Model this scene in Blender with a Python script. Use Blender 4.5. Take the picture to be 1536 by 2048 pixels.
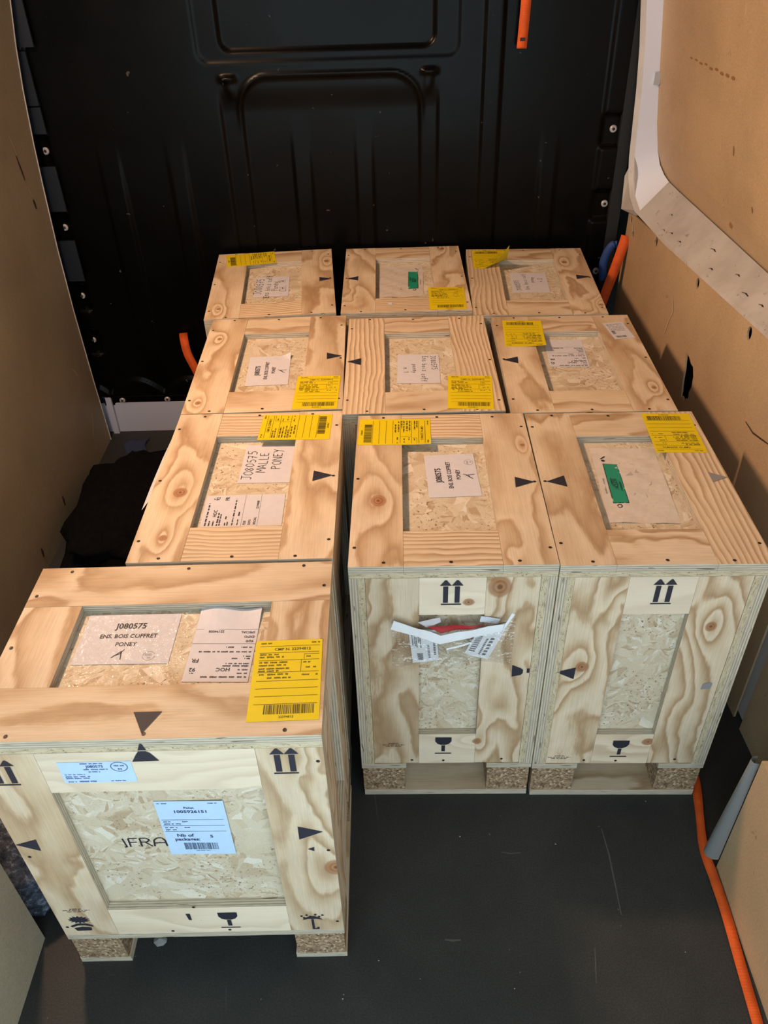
import bpy, bmesh, math, random
import numpy as np
from mathutils import Vector, Matrix, noise as mnoise

for o in list(bpy.data.objects):
    bpy.data.objects.remove(o)
SC = bpy.context.scene
COL = SC.collection

# ------------------------------------------------------------------ camera
CAM_POS = Vector((0.07737, -1.01487, 1.55427))
CR = Vector((0.999657, -0.005652, -0.025591))
CU = Vector((0.023719, 0.61047, 0.791684))
CW = Vector((-0.011148, 0.792019, -0.610394))
cam = bpy.data.cameras.new('camera')
cam.sensor_fit = 'HORIZONTAL'
cam.sensor_width = 36.0
cam.lens = 36.0 * 1613.91 / 1536.0
cam.clip_start = 0.02
cam_ob = bpy.data.objects.new('camera', cam)
COL.objects.link(cam_ob)
m = Matrix.Identity(4)
for i, a in enumerate((CR, CU, -CW)):
    for k in range(3):
        m[k][i] = a[k]
m.translation = CAM_POS
cam_ob.matrix_world = m
SC.camera = cam_ob

# ------------------------------------------------------------------ world: overcast daylight outside the open rear doors
world = bpy.data.worlds.new('world')
SC.world = world
world.use_nodes = True
wb = world.node_tree.nodes['Background']
wb.inputs[0].default_value = (0.75, 0.92, 1.0, 1)
wb.inputs[1].default_value = 2.6
SC.view_settings.view_transform = 'Standard'
SC.view_settings.look = 'None'
SC.view_settings.exposure = 0.0
SC.view_settings.gamma = 1.0
SC.view_settings.use_curve_mapping = False
LAMP_POS = Vector((-0.815, 0.50, 1.86))
LAMP_DIR = Vector((0.72, 0.0, -0.69))
LAMP_W = 29.0
LAMP_COL = (1.0, 0.61, 0.37)

# ------------------------------------------------------------------ node helper
class NT:
    def __init__(s, name):
        s.m = bpy.data.materials.new(name)
        s.m.use_nodes = True
        s.t = s.m.node_tree
        s.b = s.t.nodes['Principled BSDF']
    def n(s, typ, **kw):
        nd = s.t.nodes.new(typ)
        for k, v in kw.items():
            setattr(nd, k, v)
        return nd
    def put(s, sock, v):
        if v is None:
            return
        if hasattr(v, 'is_output') or isinstance(v, bpy.types.NodeSocket):
            s.t.links.new(v, sock)
        else:
            if isinstance(v, (tuple, list)) and len(v) == 3 and sock.type == 'RGBA':
                v = (*v, 1)
            sock.default_value = v
    def math(s, op, a, b=None, c=None, clamp=False):
        nd = s.n('ShaderNodeMath', operation=op, use_clamp=clamp)
        for i, v in enumerate((a, b, c)):
            s.put(nd.inputs[i], v) if v is not None else None
        return nd.outputs[0]
    def add(s, a, b): return s.math('ADD', a, b)
    def mul(s, a, b): return s.math('MULTIPLY', a, b)
    def sub(s, a, b): return s.math('SUBTRACT', a, b)
    def comb(s, x, y, z=0.0):
        nd = s.n('ShaderNodeCombineXYZ')
        for i, v in enumerate((x, y, z)):
            s.put(nd.inputs[i], v)
        return nd.outputs[0]
    def sep(s, v):
        nd = s.n('ShaderNodeSeparateXYZ')
        s.put(nd.inputs[0], v)
        return nd.outputs
    def noise(s, vec, scale=1.0, detail=2.0, rough=0.5, out=0):
        nd = s.n('ShaderNodeTexNoise')
        s.put(nd.inputs['Vector'], vec)
        nd.inputs['Scale'].default_value = scale
        nd.inputs['Detail'].default_value = detail
        nd.inputs['Roughness'].default_value = rough
        return nd.outputs[out]
    def voro(s, vec, scale=1.0, feature='F1', dims='2D'):
        nd = s.n('ShaderNodeTexVoronoi', feature=feature, voronoi_dimensions=dims)
        s.put(nd.inputs['Vector'], vec)
        nd.inputs['Scale'].default_value = scale
        return nd.outputs
    def ramp(s, fac, stops, interp='LINEAR'):
        nd = s.n('ShaderNodeValToRGB')
        nd.color_ramp.interpolation = interp
        el = nd.color_ramp.elements
        while len(el) > 1:
            el.remove(el[-1])
        for i, (p, c) in enumerate(stops):
            e = el[0] if i == 0 else el.new(p)
            e.position = p
            e.color = (*c, 1) if len(c) == 3 else c
        s.put(nd.inputs[0], fac)
        return nd.outputs[0]
    def mix(s, fac, a, b, blend='MIX'):
        nd = s.n('ShaderNodeMix', data_type='RGBA', blend_type=blend)
        s.put(nd.inputs[0], fac)
        s.put(nd.inputs[6], a)
        s.put(nd.inputs[7], b)
        return nd.outputs[2]
    def fmix(s, fac, a, b):
        nd = s.n('ShaderNodeMix', data_type='FLOAT')
        s.put(nd.inputs[0], fac)
        s.put(nd.inputs[2], a)
        s.put(nd.inputs[3], b)
        return nd.outputs[0]
    def rng(s, v, a, b, c=0.0, d=1.0, smooth=True):
        nd = s.n('ShaderNodeMapRange')
        if smooth:
            nd.interpolation_type = 'SMOOTHSTEP'
        s.put(nd.inputs[0], v)
        for i, x in enumerate((a, b, c, d)):
            nd.inputs[i + 1].default_value = x
        return nd.outputs[0]
    def attr(s, name, out='Fac'):
        nd = s.n('ShaderNodeAttribute', attribute_type='OBJECT', attribute_name=name)
        return nd.outputs[out]
    def uv(s):
        return s.n('ShaderNodeUVMap').outputs[0]
    def obj(s):
        return s.n('ShaderNodeTexCoord').outputs['Object']
    def bump(s, h, strength=0.3, dist=0.002):
        nd = s.n('ShaderNodeBump')
        nd.inputs['Strength'].default_value = strength
        nd.inputs['Distance'].default_value = dist
        s.put(nd.inputs['Height'], h)
        s.t.links.new(nd.outputs[0], s.b.inputs['Normal'])
    def fin(s, col, rough=0.6, spec=0.4, metal=0.0):
        s.put(s.b.inputs['Base Color'], col)
        s.put(s.b.inputs['Roughness'], rough)
        s.b.inputs['Specular IOR Level'].default_value = spec
        s.b.inputs['Metallic'].default_value = metal
        return s.m

def plain(name, col, rough=0.6, spec=0.4, metal=0.0):
    return NT(name).fin(col, rough, spec, metal)

# ------------------------------------------------------------------ materials
def mat_ply_face():
    t = NT('pine_plywood_face')
    l, w, _ = t.sep(t.uv())
    seed = t.attr('seed'); style = t.attr('style'); freq = t.attr('freq')
    s13 = t.mul(seed, 13.7); s5 = t.mul(seed, 5.1)
    wx = t.noise(t.comb(t.add(t.mul(l, 9.0), s5), t.mul(w, 16.0), s13), 1, 2, 0.5)
    n1 = t.noise(t.comb(t.add(t.add(t.mul(l, 2.6), s13), t.mul(wx, 0.55)), t.add(t.mul(w, 9.0), t.mul(wx, 0.5)), s5), 1, 1.2, 0.4)
    rag = t.noise(t.comb(t.add(t.mul(l, 55.0), s13), t.mul(w, 330.0), s5), 1, 2, 0.6)
    n2 = t.noise(t.comb(t.add(t.mul(l, 18.0), s13), t.mul(w, 60.0), s5), 1, 2, 0.5)
    kn = []
    for k in ('knot_a', 'knot_b'):
        kx, ky, kr = t.sep(t.attr(k, 'Vector'))
        dl = t.sub(l, kx); dw = t.sub(w, ky)
        wob = t.mul(t.sub(n2, 0.5), 0.004)
        d1 = t.add(t.math('SQRT', t.add(t.math('POWER', t.mul(dl, 0.85), 2.0), t.math('POWER', dw, 2.0))), wob)
        d2 = t.math('SQRT', t.add(t.math('POWER', t.mul(dl, 0.42), 2.0), t.math('POWER', dw, 2.0)))
        q = t.math('DIVIDE', d2, t.add(t.mul(kr, 2.3), 0.00005))
        g = t.math('EXPONENT', t.mul(t.math('POWER', q, 2.0), -1.0))
        kd = t.math('DIVIDE', d1, t.add(kr, 0.00005))
        kn.append((g, kd))
    g = t.add(kn[0][0], kn[1][0])
    h = t.fmix(style, t.mul(n1, freq), t.add(t.mul(w, 95.0), t.mul(n1, 5.0)))
    h = t.add(t.add(h, t.add(t.mul(n2, 0.16), t.mul(rag, 0.13))), t.mul(g, 1.7))
    f = t.math('FRACT', h)
    cream = (0.70, 0.58, 0.43); cream2 = (0.65, 0.52, 0.365); tan = (0.49, 0.345, 0.21); dark = (0.40, 0.26, 0.145)
    col = t.ramp(f, [(0, cream2), (0.10, cream), (0.38, cream2), (0.70, tan), (0.86, dark), (0.94, tan), (1.0, cream2)])
    patch = t.rng(t.noise(t.comb(t.add(t.mul(l, 5), s5), t.mul(w, 9), s13), 1, 2, 0.5), 0.35, 0.7)
    col = t.mix(t.mul(patch, t.sub(0.6, t.mul(t.attr('con'), 0.5))), col, (0.605, 0.47, 0.315))
    fib = t.noise(t.comb(t.add(t.mul(l, 14.0), s13), t.mul(w, 420.0), s5), 1, 2, 0.6)
    fib = t.rng(fib, 0.3, 0.7, 0.90, 1.06, False)
    col = t.mix(1.0, col, t.comb(fib, fib, fib), 'MULTIPLY')
    grime = t.noise(t.comb(t.mul(l, 9.0), t.mul(w, 9.0), seed), 1, 5, 0.65)
    gr = t.rng(grime, 0.3, 0.75, 1.04, 0.88, False)
    col = t.mix(1.0, col, t.comb(gr, gr, gr), 'MULTIPLY')
    col = t.mix(t.mul(t.attr('pale'), 0.6), col, (0.70, 0.615, 0.49))
    tone = t.attr('tone')
    col = t.mix(1.0, col, t.comb(tone, tone, tone), 'MULTIPLY')
    for gk, kd in kn:
        ring = t.math('SINE', t.mul(kd, 15.0))
        kc = t.mix(t.rng(ring, -1, 1), (0.36, 0.165, 0.065), (0.24, 0.095, 0.035))
        col = t.mix(t.rng(kd, 1.15, 0.75, 0.0, 0.85), col, kc)
        col = t.mix(t.rng(kd, 0.32, 0.12, 0.0, 0.7), col, (0.13, 0.05, 0.02))
    t.bump(t.add(fib, t.mul(f, 0.15)), 0.12, 0.001)
    return t.fin(col, 0.58, 0.35)

def mat_ply_edge():
    t = NT('plywood_edge')
    u, v, _ = t.sep(t.uv())
    seed = t.attr('seed')
    wob = t.mul(t.noise(t.comb(t.mul(u, 6), t.mul(v, 40), seed), 1, 2, 0.5), 0.0016)
    f = t.math('FRACT', t.mul(t.add(v, wob), 215.0))
    col = t.ramp(f, [(0, (0.64, 0.575, 0.455)), (0.45, (0.60, 0.535, 0.42)), (0.55, (0.33, 0.28, 0.21)), (0.62, (0.41, 0.355, 0.275)), (0.93, (0.43, 0.375, 0.29)), (1.0, (0.64, 0.575, 0.455))])
    st = t.noise(t.comb(t.mul(u, 30), t.mul(v, 500), seed), 1, 3, 0.6)
    s2 = t.rng(st, 0.3, 0.75, 0.68, 1.12, False)
    col = t.mix(1.0, col, t.comb(s2, s2, s2), 'MULTIPLY')
    gap = t.rng(t.noise(t.comb(t.mul(u, 22), t.mul(v, 260), t.add(seed, 4.0)), 1, 1, 0.5), 0.70, 0.76)
    col = t.mix(gap, col, (0.11, 0.075, 0.05))
    return t.fin(col, 0.75, 0.25)

def mat_osb(edge=False):
    t = NT('osb_edge' if edge else 'osb_face')
    seed = t.attr('seed')
    l, w, _ = t.sep(t.uv())
    so = t.mul(seed, 3.37)
    base = t.comb(t.add(l, so), t.add(w, t.mul(seed, 1.91)), 0)
    if edge:
        n = t.noise(t.comb(t.mul(l, 60), t.mul(w, 320), seed), 1, 4, 0.7)
        col = t.ramp(n, [(0.25, (0.16, 0.12, 0.08)), (0.42, (0.46, 0.38, 0.255)), (0.6, (0.58, 0.50, 0.345)), (0.8, (0.66, 0.58, 0.42))])
        sp = t.noise(t.comb(t.mul(l, 260), t.mul(w, 320), seed), 1, 2, 0.6)
        col = t.mix(t.rng(sp, 0.62, 0.7), col, (0.14, 0.10, 0.07))
        return t.fin(col, 0.8, 0.2)
    def layer(cs, ax, ay, off):
        warp = t.noise(base, 14, 2, 0.5, out=1)
        wv = t.n('ShaderNodeVectorMath', operation='SCALE'); t.put(wv.inputs[0], warp); wv.inputs['Scale'].default_value = 0.035
        ad = t.n('ShaderNodeVectorMath', operation='ADD'); t.put(ad.inputs[0], base); t.t.links.new(wv.outputs[0], ad.inputs[1])
        ad2 = t.n('ShaderNodeVectorMath', operation='ADD'); t.t.links.new(ad.outputs[0], ad2.inputs[0]); ad2.inputs[1].default_value = (off, off * .7, 0)
        v = t.voro(ad2.outputs[0], cs)
        r, gg, b = t.sep(v[1])
        rot = t.n('ShaderNodeVectorRotate', rotation_type='Z_AXIS')
        t.t.links.new(ad2.outputs[0], rot.inputs['Vector'])
        t.put(rot.inputs['Angle'], t.mul(r, 3.1))
        x, y, _z = t.sep(rot.outputs[0])
        v2 = t.voro(t.comb(t.mul(x, ax), t.mul(y, ay)), 1.0)
        r2, g2, b2 = t.sep(v2[1])
        return r2, gg
    a, pa = layer(21.0, 20, 62, 0.0)
    b, pb = layer(44.0, 48, 190, 0.37)
    sel = t.rng(t.noise(base, 9, 2, 0.5), 0.44, 0.54)
    r = t.fmix(sel, a, b)
    col = t.ramp(r, [(0.0, (0.42, 0.31, 0.20)), (0.10, (0.51, 0.41, 0.285)), (0.3, (0.575, 0.495, 0.365)), (0.75, (0.615, 0.54, 0.415)), (1.0, (0.71, 0.66, 0.56))])
    fl = t.noise(base, 150, 2, 0.7)
    fz = t.noise(base, 12, 2, 0.5)
    col = t.mix(t.mul(t.rng(fl, 0.58, 0.68), t.rng(fz, 0.40, 0.58)), col, (0.21, 0.125, 0.06))
    g1 = t.rng(t.noise(base, 420, 2, 0.6), 0.3, 0.7, 0.9, 1.06, False)
    col = t.mix(1.0, col, t.comb(g1, g1, g1), 'MULTIPLY')
    t.bump(t.add(r, t.mul(fl, 0.6)), 0.5, 0.0022)
    return t.fin(col, 0.5, 0.4)

def mat_particle():
    t = NT('particle_block')
    o = t.obj()
    v = t.n('ShaderNodeTexVoronoi'); t.put(v.inputs['Vector'], o); v.inputs['Scale'].default_value = 240
    r, g, b = t.sep(v.outputs[1])
    col = t.ramp(r, [(0, (0.13, 0.08, 0.045)), (0.5, (0.30, 0.205, 0.125)), (0.85, (0.40, 0.29, 0.185)), (1, (0.58, 0.46, 0.32))])
    t.bump(r, 0.5, 0.002)
    return t.fin(col, 0.85, 0.2)

def mat_wall(name, base, stain=0.5):
    t = NT(name)
    o = t.obj()
    n = t.noise(o, 3.0, 4, 0.6)
    b2 = tuple(x * 0.82 for x in base)
    col = t.mix(t.rng(n, 0.3, 0.7), base, b2)
    fine = t.rng(t.noise(o, 260, 2, 0.6), 0.3, 0.7, 0.88, 1.1, False)
    col = t.mix(1.0, col, t.comb(fine, fine, fine), 'MULTIPLY')
    sc = t.noise(o, 22, 3, 0.75)
    ms = t.noise(o, 2.2, 2, 0.5)
    k = t.mul(t.rng(sc, 0.66, 0.76), t.rng(ms, 0.45, 0.62))
    col = t.mix(t.mul(k, stain), col, (0.16, 0.09, 0.045))
    x, y, z = t.sep(o)
    scr = t.noise(t.comb(t.mul(x, 40), t.mul(y, 40), t.mul(z, 5)), 1, 2, 0.6)
    col = t.mix(t.mul(t.rng(scr, 0.73, 0.76), 0.35), col, (0.62, 0.50, 0.34))
    t.bump(fine, 0.08, 0.001)
    return t.fin(col, 0.5, 0.35)

def mat_floor():
    t = NT('black_floor')
    o = t.obj()
    x, y, z = t.sep(o)
    n = t.noise(o, 4, 5, 0.65)
    col = t.mix(t.rng(n, 0.3, 0.7), (0.021, 0.0225, 0.0225), (0.031, 0.032, 0.031))
    gr = t.rng(t.noise(o, 330, 2, 0.7), 0.35, 0.7, 0.7, 1.35, False)
    col = t.mix(1.0, col, t.comb(gr, gr, gr), 'MULTIPLY')
    scr = t.noise(t.comb(t.add(t.mul(x, 70), t.mul(y, 9)), t.mul(y, 3.0), 0.3), 1, 2, 0.5)
    col = t.mix(t.mul(t.rng(scr, 0.735, 0.77), 0.12), col, (0.2, 0.2, 0.2))
    sp = t.noise(o, 75, 1, 0.5)
    col = t.mix(t.mul(t.rng(sp, 0.775, 0.80), 0.35), col, (0.25, 0.25, 0.24))
    t.bump(t.noise(o, 500, 2, 0.5), 0.15, 0.001)
    return t.fin(col, 0.62, 0.35)

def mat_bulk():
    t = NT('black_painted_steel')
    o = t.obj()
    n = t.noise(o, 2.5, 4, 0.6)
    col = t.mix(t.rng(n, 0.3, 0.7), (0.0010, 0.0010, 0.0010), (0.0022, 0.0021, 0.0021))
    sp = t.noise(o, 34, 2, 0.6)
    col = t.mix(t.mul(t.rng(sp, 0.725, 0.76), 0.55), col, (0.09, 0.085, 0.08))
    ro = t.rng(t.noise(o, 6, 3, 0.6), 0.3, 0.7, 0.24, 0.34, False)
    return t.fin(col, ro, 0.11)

def mat_white():
    t = NT('white_painted_metal')
    o = t.obj()
    n = t.noise(o, 5, 4, 0.65)
    col = t.mix(t.rng(n, 0.35, 0.75), (0.64, 0.615, 0.60), (0.54, 0.50, 0.465))
    s = t.noise(o, 26, 3, 0.75)
    s2 = t.noise(o, 3, 1, 0.5)
    col = t.mix(t.mul(t.rng(s, 0.68, 0.74), t.rng(s2, 0.4, 0.6)), col, (0.17, 0.13, 0.10))
    return t.fin(col, 0.33, 0.5)

def mat_ledge():
    t = NT('scuffed_dirty_white_metal')
    o = t.obj()
    n = t.noise(o, 7, 4, 0.65)
    col = t.mix(t.rng(n, 0.3, 0.75), (0.52, 0.505, 0.485), (0.40, 0.375, 0.345))
    sc = t.noise(o, 30, 4, 0.75)
    col = t.mix(t.mul(t.rng(sc, 0.62, 0.72), 0.7), col, (0.16, 0.125, 0.10))
    return t.fin(col, 0.5, 0.4)
def mat_paper(name, col, var=0.05, rough=0.55):
    t = NT(name)
    n = t.noise(t.obj(), 60, 3, 0.6)
    k = t.rng(n, 0.3, 0.7, 1 - var, 1 + var * .4, False)
    c = t.mix(1.0, col, t.comb(k, k, k), 'MULTIPLY')
    return t.fin(c, rough, 0.35)

def mat_film(name='clear_film', k=0.16):
    t = NT(name)
    t.b.inputs['Base Color'].default_value = (1, 1, 1, 1)
    t.b.inputs['Roughness'].default_value = 0.08
    t.b.inputs['Specular IOR Level'].default_value = 0.6
    n = t.noise(t.obj(), 55, 3, 0.55)
    t.bump(n, 1.0, 0.012)
    tr = t.n('ShaderNodeBsdfTransparent')
    gl = t.n('ShaderNodeBsdfGlossy'); gl.inputs['Roughness'].default_value = 0.07
    bp = [x for x in t.t.nodes if x.type == 'BUMP'][0]
    t.t.links.new(bp.outputs[0], gl.inputs['Normal'])
    mx = t.n('ShaderNodeMixShader'); mx.inputs[0].default_value = k
    t.t.links.new(tr.outputs[0], mx.inputs[1]); t.t.links.new(gl.outputs[0], mx.inputs[2])
    out = [x for x in t.t.nodes if x.type == 'OUTPUT_MATERIAL'][0]
    t.t.links.new(mx.outputs[0], out.inputs['Surface'])
    return t.m

def mat_strap():
    t = NT('orange_webbing')
    u, v, _ = t.sep(t.uv())
    wv = t.math('SINE', t.mul(u, 2600.0))
    col = t.mix(t.rng(wv, -1, 1), (0.80, 0.125, 0.018), (0.58, 0.085, 0.012))
    n = t.rng(t.noise(t.obj(), 30, 3, 0.6), 0.3, 0.75, 1.05, 0.72, False)
    col = t.mix(1.0, col, t.comb(n, n, n), 'MULTIPLY')
    return t.fin(col, 0.7, 0.3)

def mat_blanket(name, a, b, c):
    t = NT(name)
    o = t.obj()
    n = t.noise(o, 60, 4, 0.75)
    col = t.ramp(n, [(0.3, a), (0.52, b), (0.68, c)])
    t.bump(t.noise(o, 220, 3, 0.7), 0.8, 0.004)
    return t.fin(col, 0.95, 0.1)

M = dict(
    ply=mat_ply_face(), edge=mat_ply_edge(), osb=mat_osb(), osbe=mat_osb(True), block=mat_particle(),
    wall=mat_wall('tan_plywood_lining', (0.48, 0.345, 0.205), 0.75),
    wall_l=mat_wall('worn_plywood_lining', (0.40, 0.31, 0.195), 0.35),
    wall_o=mat_wall('olive_plywood_lining', (0.44, 0.385, 0.28), 0.4),
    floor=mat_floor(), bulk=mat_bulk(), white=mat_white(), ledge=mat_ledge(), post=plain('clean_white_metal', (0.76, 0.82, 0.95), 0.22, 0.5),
    flange=plain('daylight_tinted_flange', (0.009, 0.012, 0.018), 0.4),  # blue tint of reflected daylight painted into the flange colour
    skin=plain('van_body_steel', (0.22, 0.23, 0.25), 0.5),
    dark=plain('dark_cavity_shade', (0.02, 0.019, 0.018), 0.8),
    sill=plain('lavender_white_sill', (0.50, 0.53, 0.64), 0.5),
    paper=mat_paper('white_label_paper', (0.60, 0.595, 0.645)),
    bluep=mat_paper('pale_blue_label_paper', (0.47, 0.64, 0.86)),
    yellow=mat_paper('yellow_label_paper', (0.70, 0.55, 0.006), 0.04),
    pouchp=mat_paper('frosted_pouch', (0.62, 0.56, 0.50), 0.08, 0.35),
    ink=plain('black_ink', (0.018, 0.016, 0.02), 0.6), grey=plain('grey_ink', (0.16, 0.15, 0.16), 0.6),
    yink=plain('ink_on_yellow', (0.10, 0.075, 0.012), 0.6),
    stencil=plain('blue_black_stencil_ink', (0.022, 0.021, 0.034), 0.6),
    faded=plain('faded_stencil_ink', (0.24, 0.24, 0.25), 0.6),
    green=plain('green_pouch_panel', (0.012, 0.26, 0.16), 0.45),
    red=plain('red_tear_strip', (0.36, 0.02, 0.025), 0.5),
    pwhite=mat_paper('pouch_paper', (0.78, 0.80, 0.84), 0.04),
    film=mat_film(), film2=mat_film('clear_adhesive_film', 0.06), strap=mat_strap(), blue=plain('blue_webbing', (0.014, 0.05, 0.19), 0.6),
    bluec=plain('dark_blue_cloth', (0.022, 0.034, 0.085), 0.8),
    bolt=plain('grey_bolt_metal', (0.42, 0.42, 0.43), 0.4, 0.5, 0.2),
    steel=plain('brushed_steel', (0.55, 0.56, 0.57), 0.3, 0.5, 0.8),
    screw=plain('dark_screw', (0.035, 0.026, 0.022), 0.5, 0.4, 0.3),
    archm=plain('grey_painted_arch_metal', (0.22, 0.23, 0.235), 0.3, 0.5, 0.2),
    blanket=mat_blanket('grey_blue_blanket', (0.014, 0.018, 0.028), (0.06, 0.075, 0.105), (0.24, 0.28, 0.34)),
    black=mat_blanket('black_blanket', (0.0015, 0.0015, 0.002), (0.0028, 0.0028, 0.0035), (0.005, 0.005, 0.005)),
    rubber=plain('black_rubber', (0.012, 0.012, 0.012), 0.6),
    lamp_body=plain('lamp_housing', (0.6, 0.6, 0.6), 0.5),
)
lm = bpy.data.materials.new('warm_lamp_lens'); lm.use_nodes = True
lb = lm.node_tree.nodes['Principled BSDF']
lb.inputs['Emission Color'].default_value = (*LAMP_COL, 1); lb.inputs['Emission Strength'].default_value = 3.0
M['lens'] = lm

# ------------------------------------------------------------------ mesh helpers
def link(name, me, parent=None, mats=()):
    o = bpy.data.objects.new(name, me)
    COL.objects.link(o)
    if parent is not None:
        o.parent = parent
    for mt in mats:
        if me is not None and mt.name not in [x.name for x in me.materials if x]:
            me.materials.append(mt)
    return o
def tag(o, label=None, cat=None, group=None, kind=None):
    if label: o['label'] = label
    if cat: o['category'] = cat
    if group: o['group'] = group
    if kind: o['kind'] = kind
    return o
def pydata(name, verts, faces, mats, smooth=False, midx=None, uvs=None):
    me = bpy.data.meshes.new(name)
    me.from_pydata([tuple(v) for v in verts], [], faces)
    for mt in mats:
        me.materials.append(mt)
    if midx is not None:
        me.polygons.foreach_set('material_index', midx)
    if smooth:
        me.polygons.foreach_set('use_smooth', [True] * len(me.polygons))
    if uvs is not None:
        ul = me.uv_layers.new(name='UVMap')
        for lp in me.loops:
            ul.data[lp.index].uv = uvs[lp.vertex_index]
    me.update()
    return me
def boxdata(x0, x1, y0, y1, z0, z1):
    v = [(x0, y0, z0), (x1, y0, z0), (x1, y1, z0), (x0, y1, z0), (x0, y0, z1), (x1, y0, z1), (x1, y1, z1), (x0, y1, z1)]
    f = [(3, 2, 1, 0), (4, 5, 6, 7), (0, 1, 5, 4), (1, 2, 6, 5), (2, 3, 7, 6), (3, 0, 4, 7)]
    return v, f
def box(name, x0, x1, y0, y1, z0, z1, mt, parent=None):
    v, f = boxdata(x0, x1, y0, y1, z0, z1)
    return link(name, pydata(name, v, f, [mt]), parent)
_plank = {}
def plank_mesh(L, W, T, face, edge):
    key = (round(L, 5), round(W, 5), round(T, 5), face.name)
    if key in _plank:
        return _plank[key]
    v, f = boxdata(-L / 2, L / 2, -W / 2, W / 2, -T / 2, T / 2)
    me = pydata('plank', v, f, [face, edge], midx=[0, 0, 1, 1, 1, 1])
    ul = me.uv_layers.new(name='UVMap')
    for p in me.polygons:
        for li in p.loop_indices:
            c = me.vertices[me.loops[li].vertex_index].co
            if p.index < 2: uv = (c.x, c.y)
            elif p.index in (2, 4): uv = (c.x, c.z + T / 2)
            else: uv = (c.y, c.z + T / 2)
            ul.data[li].uv = uv
    _plank[key] = me
    return me
def slab(name, lo, hi, grain, normal, parent, face, edge, at=None):
    """plank filling the box lo..hi; grain/normal are axis letters, '-' = negative normal"""
    lo, hi = Vector(lo), Vector(hi)
    ax = {'x': 0, 'y': 1, 'z': 2}
    g = ax[grain]; nn = ax[normal[-1]]; sg = -1 if normal[0] == '-' else 1
    k = 3 - g - nn
    ln = hi - lo
    me = plank_mesh(ln[g], ln[k], ln[nn], face, edge)
    X = Vector((0, 0, 0)); X[g] = 1
    Z = Vector((0, 0, 0)); Z[nn] = sg
    Y = Z.cross(X)
    mw = Matrix((X, Y, Z)).transposed().to_4x4()
    mw.translation = (lo + hi) / 2
    o = link(name, me, parent)
    o.matrix_local = (parent.matrix_basis.inverted() @ mw) if parent.parent else mw
    for a, b in (at or {}).items():
        if a != 'knots':
            o[a] = b
    inv = mw.inverted(); ks = []
    for kx, ky, kz, kr in (at or {}).get('knots', ()):
        q = inv @ Vector((kx, ky, kz))
        if abs(q.x) < ln[g] / 2 + kr * .6 and abs(q.y) < ln[k] / 2 + kr * .6 and abs(q.z) < ln[nn]:
            ks.append((q.x, q.y, kr))
    for nme, kk in zip(('knot_a', 'knot_b'), ks):
        o[nme] = kk
    return o
def strip(name, A, B, mats, thick=None, smooth=True):
    """surface between two polylines"""
    n = len(A)
    v = list(A) + list(B)
    f = [(i, i + 1, n + i + 1, n + i) for i in range(n - 1)]
    return pydata(name, v, f, mats, smooth)

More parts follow.
